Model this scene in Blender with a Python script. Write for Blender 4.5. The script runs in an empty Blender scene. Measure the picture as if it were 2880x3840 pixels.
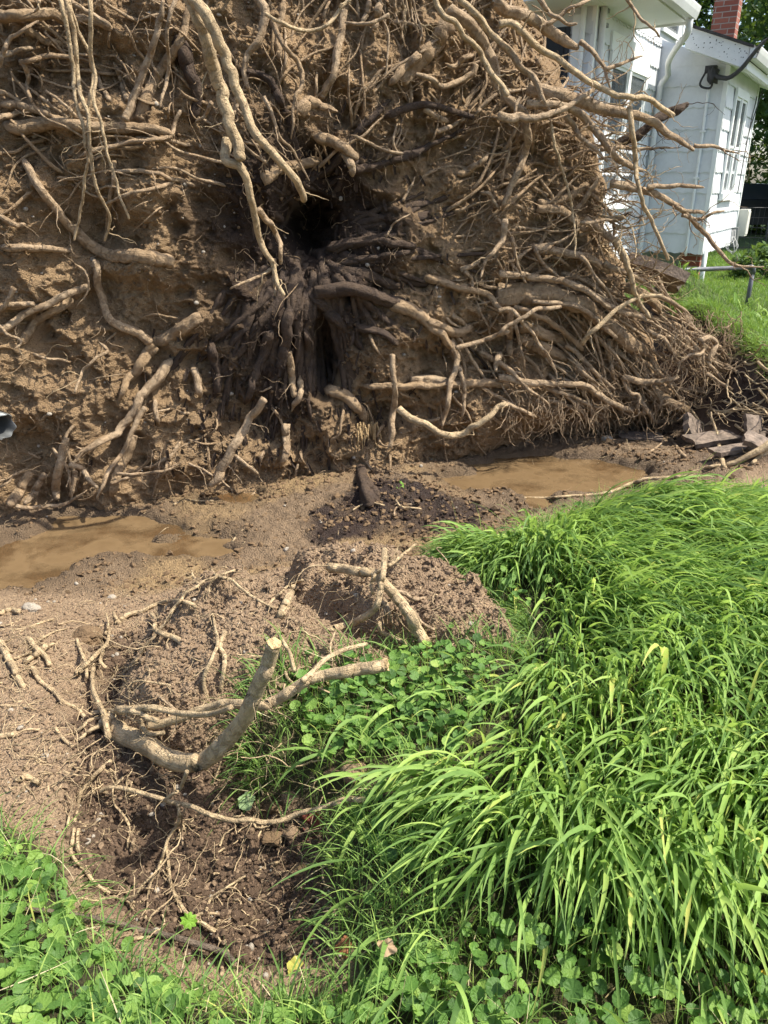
import bpy, math, random
import numpy as np
from mathutils import Vector, noise as mnoise

SC = bpy.context.scene
R = math.radians
random.seed(7)
RNG = np.random.default_rng(11)

# ------------------------------------------------------------------ camera
PITCH = R(22.9)
FPX = 2884.0                       # focal length in pixels of a 2880 x 3840 frame
CAM = np.array([0.0, 0.0, 1.6])
cd = bpy.data.cameras.new('camera')
cd.sensor_fit = 'VERTICAL'
cd.sensor_height = 36.0
cd.lens = 36.0 * FPX / 3840.0
cd.clip_start = 0.05
cd.clip_end = 2000.0
cam = bpy.data.objects.new('camera', cd)
cam.location = CAM
cam.rotation_euler = (R(90) - PITCH, 0, 0)
SC.collection.objects.link(cam)
SC.camera = cam

# ------------------------------------------------------------------ light
SUN_AZ = R(-2)                     # from +X towards +Y
SUN_EL = R(57)
w = bpy.data.worlds.new('World')
SC.world = w
w.use_nodes = True
nt = w.node_tree
bg = nt.nodes['Background']
sky = nt.nodes.new('ShaderNodeTexSky')
sky.sky_type = 'NISHITA'
sky.sun_disc = False
sky.sun_elevation = SUN_EL
sky.sun_rotation = R(90) - SUN_AZ
sky.air_density = 1.0
sky.dust_density = 2.5
sky.altitude = 50
bg.inputs['Strength'].default_value = 0.15
nt.links.new(sky.outputs[0], bg.inputs['Color'])
ld = bpy.data.lights.new('sun', 'SUN')
ld.energy = 4.8
ld.angle = R(0.6)
ld.color = (1.0, 0.94, 0.83)
sun = bpy.data.objects.new('sun', ld)
sd = Vector((math.cos(SUN_AZ) * math.cos(SUN_EL), math.sin(SUN_AZ) * math.cos(SUN_EL), math.sin(SUN_EL)))
sun.rotation_euler = sd.to_track_quat('Z', 'Y').to_euler()
sun.location = (6, 2, 12)
SC.collection.objects.link(sun)
SC.view_settings.view_transform = 'Standard'
SC.view_settings.look = 'None'
SC.view_settings.exposure = 0.80
SC.view_settings.gamma = 1.0
SC.cycles.max_bounces = 6
SC.cycles.transparent_max_bounces = 6

# ------------------------------------------------------------------ helpers
def ray(px, py):
    """direction through a point of the 2880 x 3840 frame, unit forward depth"""
    px = np.asarray(px, float); py = np.asarray(py, float)
    cx = (px - 1440) / FPX; cy = -(py - 1920) / FPX
    s, c = math.sin(PITCH), math.cos(PITCH)
    return np.stack([cx, cy * s + c, cy * c - s], -1)

def at_z(px, py, z):
    d = ray(px, py); t = (z - CAM[2]) / d[..., 2]
    return CAM + d * np.asarray(t)[..., None]

def _hash(ix, iy, iz, seed):
    h = (ix.astype(np.uint32) * np.uint32(374761393) + iy.astype(np.uint32) * np.uint32(668265263)
         + iz.astype(np.uint32) * np.uint32(2147483647) + np.uint32(seed * 974634777 % 4294967291))
    h = (h ^ (h >> np.uint32(13))) * np.uint32(1274126177)
    h = (h ^ (h >> np.uint32(16))) * np.uint32(2246822519)
    h = h ^ (h >> np.uint32(15))
    return (h & np.uint32(0xFFFFFF)).astype(np.float32) / 8388608.0 - 1.0

def vnoise(x, y, z=0.0, seed=1):
    """smooth value noise in [-1, 1]"""
    x = np.asarray(x, np.float64); y = np.asarray(y, np.float64); z = np.asarray(z, np.float64) + 0 * x
    ix = np.floor(x); iy = np.floor(y); iz = np.floor(z)
    fx = x - ix; fy = y - iy; fz = z - iz
    ix = ix.astype(np.int64); iy = iy.astype(np.int64); iz = iz.astype(np.int64)
    fx = fx * fx * (3 - 2 * fx); fy = fy * fy * (3 - 2 * fy); fz = fz * fz * (3 - 2 * fz)
    out = 0
    for a in (0, 1):
        for b in (0, 1):
            for c in (0, 1):
                wgt = (fx if a else 1 - fx) * (fy if b else 1 - fy) * (fz if c else 1 - fz)
                out = out + wgt * _hash(ix + a, iy + b, iz + c, seed)
    return out

def fbm(x, y, z=0.0, seed=1, octs=4, rough=0.5):
    a = 1.0; s = 0; f = 1.0; t = 0
    for k in range(octs):
        s = s + a * vnoise(np.asarray(x) * f + 17.3 * k, np.asarray(y) * f - 9.1 * k, np.asarray(z) * f + 3.7 * k, seed + k)
        t += a; a *= rough; f *= 2.03
    return s / t

def billow(x, y, z=0.0, seed=1, octs=3):
    a = 1.0; s = 0; f = 1.0; t = 0
    for k in range(octs):
        s = s + a * (1 - 2 * np.abs(vnoise(np.asarray(x) * f + 7.3 * k, np.asarray(y) * f, np.asarray(z) * f, seed + k)))
        t += a; a *= 0.5; f *= 2.1
    return s / t

def sstep(a, b, x):
    t = np.clip((x - a) / (b - a), 0, 1)
    return t * t * (3 - 2 * t)

def poly_sd(x, y, P):
    """signed distance to a polygon, positive inside"""
    x = np.asarray(x, float); y = np.asarray(y, float)
    P = np.asarray(P, float); n = len(P)
    d = np.full(x.shape, 1e9); inside = np.zeros(x.shape, bool)
    for i in range(n):
        ax, ay = P[i]; bx, by = P[(i + 1) % n]
        ex, ey = bx - ax, by - ay
        wx, wy = x - ax, y - ay
        t = np.clip((wx * ex + wy * ey) / (ex * ex + ey * ey + 1e-12), 0, 1)
        d = np.minimum(d, np.hypot(wx - t * ex, wy - t * ey))
        cnd = ((ay > y) != (by > y)) & (x < (bx - ax) * (y - ay) / ((by - ay) if abs(by - ay) > 1e-12 else 1e-12) + ax)
        inside ^= cnd
    return np.where(inside, d, -d)

def mesh_obj(name, V, F, mat, parent=None, origin=None, attrs=None, smooth=True, mats=None, midx=None):
    """one mesh object from numpy arrays; F is an (n,k) int array or a list of such arrays"""
    V = np.asarray(V, np.float32).reshape(-1, 3)
    Fs = F if isinstance(F, list) else [F]
    Fs = [np.asarray(f, np.int32) for f in Fs if len(f)]
    if origin is None:
        origin = np.array([0.0, 0.0, 0.0])
    origin = np.asarray(origin, float)
    me = bpy.data.meshes.new(name)
    me.vertices.add(len(V))
    me.vertices.foreach_set('co', (V - origin.astype(np.float32)).ravel())
    loops = np.concatenate([f.ravel() for f in Fs])
    tot = np.concatenate([np.full(len(f), f.shape[1], np.int32) for f in Fs])
    st = np.concatenate([[0], np.cumsum(tot)[:-1]]).astype(np.int32)
    me.loops.add(len(loops)); me.loops.foreach_set('vertex_index', loops)
    me.polygons.add(len(tot)); me.polygons.foreach_set('loop_start', st); me.polygons.foreach_set('loop_total', tot)
    me.polygons.foreach_set('use_smooth', np.full(len(tot), bool(smooth)))
    if attrs:
        for k, a in attrs.items():
            a = np.asarray(a, np.float32)
            if a.ndim == 1:
                at = me.attributes.new(k, 'FLOAT', 'POINT'); at.data.foreach_set('value', a)
            else:
                at = me.attributes.new(k, 'FLOAT_VECTOR', 'POINT'); at.data.foreach_set('vector', a.ravel())
    for m in (mats or [mat]):
        me.materials.append(m)
    if midx is not None:
        me.polygons.foreach_set('material_index', np.asarray(midx, np.int32))
    me.update(); me.validate()
    o = bpy.data.objects.new(name, me)
    SC.collection.objects.link(o)
    if parent is not None:
        o.parent = parent
        po = np.array(parent.get('_o', (0, 0, 0)), float)
        o.location = origin - po
    else:
        o.location = origin
    o['_o'] = [float(v) for v in origin]
    return o

def tag(o, label=None, cat=None, group=None, kind=None):
    if label: o['label'] = label
    if cat: o['category'] = cat
    if group: o['group'] = group
    if kind: o['kind'] = kind
    return o

def empty(name, loc, label, cat, group=None):
    o = bpy.data.objects.new(name, None)
    o.empty_display_size = 0.1
    SC.collection.objects.link(o)
    o.location = loc
    o['_o'] = [float(v) for v in loc]
    return tag(o, label, cat, group)

class MB:
    """collects simple shapes for one mesh"""
    def __init__(s): s.V = []; s.Q = []; s.T = []; s.n = 0; s.A = []
    def add(s, V, F, a=None):
        V = np.asarray(V, float).reshape(-1, 3); F = np.asarray(F, int)
        (s.Q if F.shape[1] == 4 else s.T).append(F + s.n)
        s.V.append(V); s.n += len(V)
        s.A.append(np.zeros((len(V), 3)) if a is None else a)
    def build(s, name, mat, parent=None, origin=None, smooth=False, **k):
        F = []
        if s.Q: F.append(np.concatenate(s.Q))
        if s.T: F.append(np.concatenate(s.T))
        return mesh_obj(name, np.concatenate(s.V), F, mat, parent, origin, smooth=smooth, attrs={'rc': np.concatenate(s.A)}, **k)
BOXF = np.array([[0, 3, 2, 1], [4, 5, 6, 7], [0, 1, 5, 4], [1, 2, 6, 5], [2, 3, 7, 6], [3, 0, 4, 7]])

def bezline(P, n):
    """Catmull-Rom resample of control points P (k,d) to n points"""
    P = np.asarray(P, float); k = len(P)
    if k == 2:
        t = np.linspace(0, 1, n)[:, None]; return P[0] * (1 - t) + P[1] * t
    Q = np.vstack([2 * P[0] - P[1], P, 2 * P[-1] - P[-2]])
    seg = np.linalg.norm(np.diff(P[:, :3], axis=0), axis=1) + 1e-6
    cum = np.concatenate([[0], np.cumsum(seg)]); s = np.linspace(0, cum[-1], n)
    i = np.clip(np.searchsorted(cum, s, side='right') - 1, 0, k - 2)
    t = ((s - cum[i]) / seg[i])[:, None]
    p0, p1, p2, p3 = Q[i], Q[i + 1], Q[i + 2], Q[i + 3]
    return 0.5 * ((2 * p1) + (-p0 + p2) * t + (2 * p0 - 5 * p1 + 4 * p2 - p3) * t * t + (-p0 + 3 * p1 - 3 * p2 + p3) * t ** 3)

def tube(P, r, sides=8, knob=0.0, seed=0, cap=True):
    """swept tube; returns V, F(quads), T(tris), rc attribute"""
    P = np.asarray(P, float); n = len(P); r = np.broadcast_to(np.asarray(r, float), (n,))
    T = np.gradient(P, axis=0); T /= np.linalg.norm(T, axis=1)[:, None] + 1e-9
    N = np.zeros((n, 3)); a = np.array([0, 0, 1.0])
    if abs(T[0, 2]) > 0.9: a = np.array([1.0, 0, 0])
    v = np.cross(T[0], a); v /= np.linalg.norm(v)
    for i in range(n):
        v = v - T[i] * v.dot(T[i]); v /= np.linalg.norm(v) + 1e-9; N[i] = v
    B = np.cross(T, N)
    th = np.linspace(0, 2 * np.pi, sides, endpoint=False)
    cum = np.concatenate([[0], np.cumsum(np.linalg.norm(np.diff(P, axis=0), axis=1))])
    rr = np.repeat(r[:, None], sides, 1)
    if knob > 0:
        rm = max(r.mean(), 1e-4)
        L = (cum / rm)[:, None] + 0 * th; C = np.cos(th) * 1.1 + 0 * L; S = np.sin(th) * 1.1 + 0 * L
        rr = rr * (1 + knob * (.55 * vnoise(C * 1.3 + 5, S * 1.3, L * .09 + seed * 3.1, 5) + .55 * vnoise(C * 2.1, S * 2.1 + 3, L * .21 + seed, 9)
                               + .4 * vnoise(C * 4, S * 4, L * .5 + seed, 12) + .3 * vnoise(C * 8, S * 8, L * 1.3 + seed, 14) + .28 * np.cos(2 * th + L * .03 + seed)))
    V = P[:, None, :] + rr[..., None] * (np.cos(th)[None, :, None] * N[:, None, :] + np.sin(th)[None, :, None] * B[:, None, :])
    V = V.reshape(-1, 3)
    i = np.arange(n - 1)[:, None] * sides; j = np.arange(sides)[None, :]; j2 = (j + 1) % sides
    F = np.stack([i + j, i + j2, i + j2 + sides, i + j + sides], -1).reshape(-1, 4)
    rc = np.stack([np.cos(th)[None, :] * rr * 1.0, np.sin(th)[None, :] * rr, cum[:, None] + 0 * rr + seed * 1.7], -1).reshape(-1, 3)
    Tf = None
    if cap:
        V = np.vstack([V, P[0] - T[0] * r[0] * 0.2, P[-1] + T[-1] * r[-1] * 0.4]); rc = np.vstack([rc, rc[0], rc[-1]])
        c0, c1 = n * sides, n * sides + 1; b = (n - 1) * sides; jj = np.arange(sides); jj2 = (jj + 1) % sides
        Tf = np.vstack([np.stack([jj2, jj, jj * 0 + c0], -1), np.stack([b + jj, b + jj2, jj * 0 + c1], -1)])
    return V, F, Tf, rc

def add_tube(mb, P, r, sides=6, knob=0.0, seed=0, cap=True):
    V, F, Tf, rc = tube(P, r, sides, knob, seed, cap)
    base = mb.n
    mb.add(V, F, rc)
    if Tf is not None: mb.T.append(Tf + base)

# ------------------------------------------------------------------ materials
def new_mat(name):
    m = bpy.data.materials.new(name); m.use_nodes = True
    t = m.node_tree; return m, t, t.nodes['Principled BSDF']
def nd(t, typ, **kw):
    n = t.nodes.new(typ)
    for k, v in kw.items():
        if k in n.inputs: n.inputs[k].default_value = v
        else: setattr(n, k, v)
    return n
def ramp(t, fac, stops):
    n = t.nodes.new('ShaderNodeValToRGB'); e = n.color_ramp.elements
    while len(e) < len(stops): e.new(0.5)
    for q, (p, c) in zip(e, stops):
        q.position = p; q.color = (*c, 1) if len(c) == 3 else c
    t.links.new(fac, n.inputs[0]); return n.outputs[0]
def mixc(t, fac, a, b, mode='MIX'):
    n = t.nodes.new('ShaderNodeMix'); n.data_type = 'RGBA'; n.blend_type = mode
    for sck, v in ((n.inputs[0], fac), (n.inputs[6], a), (n.inputs[7], b)):
        if hasattr(v, 'links') or isinstance(v, bpy.types.NodeSocket): t.links.new(v, sck)
        elif isinstance(v, (int, float)): sck.default_value = v
        else: sck.default_value = (*v, 1)
    return n.outputs[2]
def math_n(t, op, a, b=None, c=None, clamp=False):
    n = t.nodes.new('ShaderNodeMath'); n.operation = op; n.use_clamp = clamp
    for i, v in enumerate((a, b, c)):
        if v is None: continue
        if isinstance(v, bpy.types.NodeSocket): t.links.new(v, n.inputs[i])
        else: n.inputs[i].default_value = v
    return n.outputs[0]
def noise_n(t, vec, scale, detail=5, rough=0.55, dist=0.0):
    n = t.nodes.new('ShaderNodeTexNoise'); n.inputs['Scale'].default_value = scale
    n.inputs['Detail'].default_value = detail; n.inputs['Roughness'].default_value = rough; n.inputs['Distortion'].default_value = dist
    t.links.new(vec, n.inputs['Vector']); return n.outputs['Fac']
def vor_n(t, vec, scale, feature='F1', out='Distance'):
    n = t.nodes.new('ShaderNodeTexVoronoi'); n.feature = feature; n.inputs['Scale'].default_value = scale
    t.links.new(vec, n.inputs['Vector']); return n.outputs[out]
def bump(t, h, strength, dist, nrm=None):
    n = t.nodes.new('ShaderNodeBump'); n.inputs['Strength'].default_value = strength; n.inputs['Distance'].default_value = dist
    t.links.new(h, n.inputs['Height'])
    if nrm is not None: t.links.new(nrm, n.inputs['Normal'])
    return n.outputs[0]
def pos_n(t): return t.nodes.new('ShaderNodeNewGeometry').outputs['Position']
def attr_n(t, name, out='Fac'):
    n = t.nodes.new('ShaderNodeAttribute'); n.attribute_name = name; return n.outputs[out]
def flat_mat(name, col, rough=0.6, metallic=0.0, vary=0.0, scale=8, bmp=0.0, bscale=40):
    m, t, b = new_mat(name); p = pos_n(t)
    b.inputs['Roughness'].default_value = rough; b.inputs['Metallic'].default_value = metallic
    f = noise_n(t, p, scale, 6, 0.6)
    t.links.new(ramp(t, f, [(0.3, tuple(c * (1 - vary) for c in col)), (0.7, tuple(min(1, c * (1 + vary * 0.5)) for c in col))]), b.inputs['Base Color'])
    if bmp: t.links.new(bump(t, noise_n(t, p, bscale, 6, 0.6), bmp, 0.01), b.inputs['Normal'])
    return m

def root_mat(name, c_dark, c_light, dirt, dirt_amt, rough=0.85):
    m, t, b = new_mat(name)
    rc = attr_n(t, 'rc', 'Vector'); p = pos_n(t)
    mp = nd(t, 'ShaderNodeMapping'); mp.inputs['Scale'].default_value = (1, 1, 0.12); t.links.new(rc, mp.inputs[0])
    fib = noise_n(t, mp.outputs[0], 190, 4, 0.6, 0.3)
    fine = noise_n(t, p, 90, 5, 0.65)
    big = noise_n(t, p, 9, 4, 0.6)
    col = mixc(t, fib, c_dark, c_light)
    dm = math_n(t, 'MULTIPLY', ramp(t, math_n(t, 'ADD', big, math_n(t, 'MULTIPLY', fine, 0.35)), [(0.58, (0, 0, 0)), (0.82, (1, 1, 1))]), dirt_amt)
    col = mixc(t, dm, col, dirt)
    pat = ramp(t, noise_n(t, p, 30, 5, 0.65, 0.4), [(0.50, (0, 0, 0)), (0.60, (1, 1, 1))])
    col = mixc(t, math_n(t, 'MULTIPLY', pat, 0.35 if dirt_amt < .5 and dirt[0] > .2 else 0.55), col, tuple(c * 0.7 for c in dirt))
    ring = noise_n(t, p, 210, 4, 0.7)
    col = mixc(t, math_n(t, 'MULTIPLY', ramp(t, ring, [(0.55, (0, 0, 0)), (0.7, (1, 1, 1))]), 0.35), col, tuple(c * 0.5 for c in c_dark))
    t.links.new(col, b.inputs['Base Color']); b.inputs['Roughness'].default_value = rough
    h = math_n(t, 'ADD', math_n(t, 'ADD', math_n(t, 'MULTIPLY', fib, 1.0), math_n(t, 'MULTIPLY', fine, 0.8)), math_n(t, 'MULTIPLY', pat, -0.5))
    t.links.new(bump(t, h, 1.0, 0.011), b.inputs['Normal'])
    b.inputs['Specular IOR Level'].default_value = 0.2
    return m
M = {}
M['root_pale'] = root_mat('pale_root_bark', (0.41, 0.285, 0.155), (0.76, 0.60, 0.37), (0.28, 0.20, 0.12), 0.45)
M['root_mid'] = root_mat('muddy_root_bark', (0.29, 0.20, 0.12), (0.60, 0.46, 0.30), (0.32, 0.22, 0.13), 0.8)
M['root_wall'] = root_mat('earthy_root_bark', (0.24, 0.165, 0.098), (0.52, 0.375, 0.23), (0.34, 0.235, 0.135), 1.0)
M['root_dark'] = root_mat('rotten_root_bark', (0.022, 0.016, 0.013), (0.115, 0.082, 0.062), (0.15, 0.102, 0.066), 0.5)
M['stick'] = root_mat('grey_stick_bark', (0.09, 0.065, 0.05), (0.24, 0.19, 0.14), (0.15, 0.12, 0.09), 0.4)
M['wood_raw'] = root_mat('broken_wood', (0.48, 0.31, 0.14), (0.72, 0.54, 0.30), (0.3, 0.2, 0.1), 0.3)

def soil_base(t, p, scale=1.0):
    big = noise_n(t, p, 2.2 * scale, 6, 0.6)
    mid = noise_n(t, p, 14 * scale, 6, 0.65)
    fine = noise_n(t, p, 95, 6, 0.7)
    vo = vor_n(t, p, 120)
    return big, mid, fine, vo

def ground_mat():
    m, t, b = new_mat('soil_and_mud'); p = pos_n(t)
    big, mid, fine, vo = soil_base(t, p)
    dry = mixc(t, mid, (0.26, 0.172, 0.10), (0.52, 0.375, 0.235))
    mud = mixc(t, mid, (0.155, 0.102, 0.058), (0.36, 0.255, 0.155))
    clay = mixc(t, fine, (0.26, 0.17, 0.08), (0.45, 0.31, 0.155))
    hum = mixc(t, mid, (0.09, 0.058, 0.036), (0.26, 0.172, 0.11))
    blk = mixc(t, mid, (0.018, 0.011, 0.009), (0.07, 0.045, 0.035))
    turf = mixc(t, mid, (0.03, 0.028, 0.012), (0.09, 0.085, 0.03))
    lawn = mixc(t, mid, (0.06, 0.10, 0.02), (0.13, 0.19, 0.05))
    col = dry
    wet = attr_n(t, 'wet')
    for nm, c in (('mud', mud), ('clay', clay), ('humus', hum), ('black', blk), ('turf', turf), ('lawn', lawn)):
        col = mixc(t, attr_n(t, nm), col, c)
    col = mixc(t, math_n(t, 'MULTIPLY', attr_n(t, 'shore'), 0.55), col, (0.10, 0.066, 0.036))
    col = mixc(t, math_n(t, 'MULTIPLY', ramp(t, fine, [(0.35, (1, 1, 1)), (0.5, (0, 0, 0))]), 0.5), col, (0.07, 0.045, 0.028))
    peb = ramp(t, vor_n(t, p, 38), [(0.06, (1, 1, 1)), (0.10, (0, 0, 0))])
    col = mixc(t, math_n(t, 'MULTIPLY', peb, 0.35), col, (0.5, 0.42, 0.3))
    t.links.new(col, b.inputs['Base Color'])
    rr = math_n(t, 'SUBTRACT', 0.95, math_n(t, 'MULTIPLY', wet, math_n(t, 'ADD', 0.38, math_n(t, 'MULTIPLY', mid, 0.5))))
    t.links.new(rr, b.inputs['Roughness'])
    h = math_n(t, 'ADD', math_n(t, 'MULTIPLY', fine, 1.0), math_n(t, 'MULTIPLY', vo, -0.9))
    t.links.new(bump(t, math_n(t, 'ADD', h, math_n(t, 'MULTIPLY', mid, 2.2)), 1.0, 0.018), b.inputs['Normal'])
    b.inputs['Specular IOR Level'].default_value = 0.35
    return m
M['ground'] = ground_mat()

def wall_mat():
    m, t, b = new_mat('root_plate_earth'); p = pos_n(t)
    big, mid, fine, vo = soil_base(t, p)
    a = mixc(t, mid, (0.20, 0.128, 0.068), (0.46, 0.315, 0.178))
    c = mixc(t, mid, (0.28, 0.182, 0.096), (0.56, 0.39, 0.225))
    col = mixc(t, ramp(t, big, [(0.38, (0, 0, 0)), (0.62, (1, 1, 1))]), a, c)
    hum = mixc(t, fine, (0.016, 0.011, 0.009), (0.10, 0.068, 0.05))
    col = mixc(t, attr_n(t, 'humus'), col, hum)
    col = mixc(t, math_n(t, 'MULTIPLY', ramp(t, fine, [(0.36, (1, 1, 1)), (0.5, (0, 0, 0))]), 0.42), col, (0.08, 0.05, 0.028))  # crevice shade put into the colour where the fine noise is low
    peb = ramp(t, vor_n(t, p, 24), [(0.07, (1, 1, 1)), (0.11, (0, 0, 0))])
    col = mixc(t, math_n(t, 'MULTIPLY', peb, 0.45), col, (0.48, 0.38, 0.25))
    t.links.new(col, b.inputs['Base Color']); b.inputs['Roughness'].default_value = 0.95
    h = math_n(t, 'ADD', math_n(t, 'MULTIPLY', fine, 1.1), math_n(t, 'ADD', math_n(t, 'MULTIPLY', vo, -0.7), math_n(t, 'MULTIPLY', mid, 1.6)))
    t.links.new(bump(t, h, 0.9, 0.028), b.inputs['Normal'])
    b.inputs['Specular IOR Level'].default_value = 0.15
    return m
M['wall'] = wall_mat()

def clod_mat(name, c1, c2):
    m, t, b = new_mat(name); p = pos_n(t)
    col = mixc(t, noise_n(t, p, 9, 5, 0.6), c1, c2)
    col = mixc(t, math_n(t, 'MULTIPLY', noise_n(t, p, 130, 5, 0.7), 0.8), tuple(c * 0.55 for c in c1), col)
    t.links.new(col, b.inputs['Base Color']); b.inputs['Roughness'].default_value = 0.95
    t.links.new(bump(t, noise_n(t, p, 150, 5, 0.7), 0.9, 0.008), b.inputs['Normal'])
    b.inputs['Specular IOR Level'].default_value = 0.2
    return m
M['clod_dry'] = clod_mat('dry_clod_earth', (0.26, 0.175, 0.108), (0.51, 0.375, 0.245))
M['clod_dark'] = clod_mat('moist_clod_earth', (0.085, 0.056, 0.036), (0.26, 0.175, 0.115))
M['clod_mud'] = clod_mat('muddy_clod_earth', (0.19, 0.122, 0.066), (0.38, 0.262, 0.155))
M['clod_black'] = clod_mat('black_humus', (0.025, 0.016, 0.012), (0.085, 0.055, 0.042))
M['pebble'] = clod_mat('pale_pebble', (0.42, 0.36, 0.28), (0.68, 0.62, 0.52))

def water_mat():
    m, t, b = new_mat('muddy_water'); p = pos_n(t)
    f = ramp(t, noise_n(t, p, 2.6, 5, 0.6, 0.2), [(.32, (0, 0, 0)), (.70, (1, 1, 1))])
    g = noise_n(t, p, 16, 5, 0.6)
    col = mixc(t, f, (0.16, 0.105, 0.052), (0.34, 0.235, 0.125))
    col = mixc(t, math_n(t, 'MULTIPLY', g, 0.4), col, (0.25, 0.165, 0.085))
    t.links.new(col, b.inputs['Base Color']); b.inputs['Roughness'].default_value = 0.04
    b.inputs['IOR'].default_value = 1.33
    b.inputs['Specular IOR Level'].default_value = 0.8
    tr = t.nodes.new('ShaderNodeBsdfTransparent'); tr.inputs[0].default_value = (.62, .45, .25, 1); mx = t.nodes.new('ShaderNodeMixShader')
    t.links.new(ramp(t, f, [(.3, (.25, .25, .25)), (.7, (.75, .75, .75))]), mx.inputs[0])
    t.links.new(b.outputs[0], mx.inputs[1]); t.links.new(tr.outputs[0], mx.inputs[2]); t.links.new(mx.outputs[0], t.nodes['Material Output'].inputs[0])
    t.links.new(bump(t, noise_n(t, p, 9, 3, 0.5), 0.35, 0.014), b.inputs['Normal'])
    return m
M['water'] = water_mat()

def leaf_mat(name, stops, trans=0.4, rough=0.45, vein=False):
    m, t, b = new_mat(name); p = pos_n(t)
    v = attr_n(t, 'tone')
    f = math_n(t, 'ADD', v, math_n(t, 'MULTIPLY', math_n(t, 'SUBTRACT', noise_n(t, p, 25, 3, 0.6), 0.5), 0.35), clamp=True)
    col = ramp(t, f, stops)
    t.links.new(col, b.inputs['Base Color']); b.inputs['Roughness'].default_value = rough
    b.inputs['Specular IOR Level'].default_value = 0.25
    tr = t.nodes.new('ShaderNodeBsdfTranslucent')
    t.links.new(mixc(t, 0.25, col, (0.45, 0.62, 0.05)), tr.inputs['Color'])
    mx = t.nodes.new('ShaderNodeMixShader'); mx.inputs[0].default_value = trans
    out = t.nodes['Material Output']
    t.links.new(b.outputs[0], mx.inputs[1]); t.links.new(tr.outputs[0], mx.inputs[2]); t.links.new(mx.outputs[0], out.inputs[0])
    if vein:
        t.links.new(bump(t, noise_n(t, p, 120, 3, 0.6), 0.6, 0.004), b.inputs['Normal'])
    return m
M['blade'] = leaf_mat('grass_blade', [(0.0, (0.07, 0.14, 0.040)), (0.3, (0.175, 0.30, 0.075)), (0.65, (0.305, 0.46, 0.115)), (0.93, (0.43, 0.56, 0.14)), (1.0, (0.54, 0.54, 0.15))], 0.45, 0.55)
M['straw'] = leaf_mat('dry_grass', [(0.0, (0.32, 0.25, 0.13)), (1.0, (0.62, 0.54, 0.34))], 0.2, 0.7)
M['ivy'] = leaf_mat('ground_ivy_leaf', [(0.0, (0.05, 0.11, 0.03)), (0.45, (0.125, 0.25, 0.05)), (0.9, (0.26, 0.40, 0.085)), (1.0, (0.33, 0.44, 0.11))], 0.38, 0.5, True)
M['tree_leaf'] = leaf_mat('tree_foliage', [(0.0, (0.022, 0.05, 0.016)), (0.6, (0.05, 0.10, 0.03)), (1.0, (0.11, 0.19, 0.05))], 0.3, 0.6)
M['lawn_blade'] = leaf_mat('lawn_grass', [(0.0, (0.07, 0.15, 0.028)), (0.5, (0.14, 0.26, 0.045)), (1.0, (0.27, 0.38, 0.085))], 0.38, 0.5)
# ------------------------------------------------------------------ terrain
def wpoly(pts, z):
    P = np.array(pts, float)
    zz = P[:, 2] if P.shape[1] > 2 else z
    return at_z(P[:, 0], P[:, 1], zz)[:, :2]

CP = []                                        # control points x, y, z
def cpx(*a):
    for (px, py, z) in a:
        p = at_z(px, py, z); CP.append((p[0], p[1], z))
cpx((1440, 3840, 0.0), (0, 3840, .0), (2880, 3840, .0), (0, 3500, -.0), (0, 3200, -.03), (500, 3780, -.03), (900, 3740, -.05), (1190, 3700, -.05),
    (300, 3300, -.08), (450, 3450, -.12), (800, 3450, -.15), (1150, 3450, -.14), (1150, 3200, -.15), (900, 3150, -.15), (500, 3150, -.13),
    (400, 2950, -.06), (700, 2900, -.10), (1000, 2900, -.12), (0, 3000, -.03), (150, 2850, -.04), (200, 2650, -.06), (0, 2600, -.08),
    (100, 2400, -.14), (350, 2450, -.14), (0, 2300, -.26), (300, 2260, -.30),
    (600, 2600, .0), (900, 2600, .02), (700, 2330, .05), (900, 2280, .05), (1050, 2400, .06), (1150, 2480, .04), (420, 2480, -.20), (450, 2600, -.16), (380, 2560, -.15),
    (1150, 2150, .0), (1350, 2180, .04), (1500, 2250, .03), (1220, 2270, -.04), (1400, 2400, -.02), (1700, 2330, .02), (1850, 2420, .03), (1600, 2450, .02),
    (1300, 2600, -.01), (1500, 2700, -.02), (1100, 2750, -.05), (1400, 2900, -.04), (1800, 2700, .0), (2100, 2500, .02), (2400, 2400, .02), (2800, 2400, .02),
    (1800, 3100, -.01), (1400, 3200, -.02), (1350, 3500, -.02), (2300, 3100, .01), (2800, 3000, .01), (2300, 3600, .0), (1800, 3600, .0),
    (1900, 2250, .0), (2000, 2000, -.03), (1750, 2100, -.08), (2200, 1930, -.10), (2500, 1910, -.08), (2850, 1900, -.02), (2500, 1800, -.36), (2800, 1790, -.25), (2860, 2100, .02), (2500, 2100, .02),
    (0, 2100, -.47), (300, 2060, -.47), (700, 2050, -.46), (850, 1990, -.42), (1200, 2010, -.41), (1500, 1990, -.41), (1650, 1950, -.42), (1500, 1870, -.36), (1380, 1840, -.33),
    (1100, 1850, -.40), (700, 1900, -.42), (400, 1880, -.43), (100, 1950, -.45), (1300, 1750, -.40), (1700, 1700, -.41), (2000, 1690, -.41), (2300, 1700, -.40),
    (2000, 1780, -.47), (2300, 1780, -.46), (2100, 1600, -.50), (2400, 1640, -.42), (2500, 1720, -.36), (2650, 1690, -.30), (2800, 1700, -.18), (2860, 1620, -.12),
    (1500, 2080, -.41), (1100, 2100, -.42), (700, 2150, -.42), (400, 2200, -.40), (1700, 2010, -.40))
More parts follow.
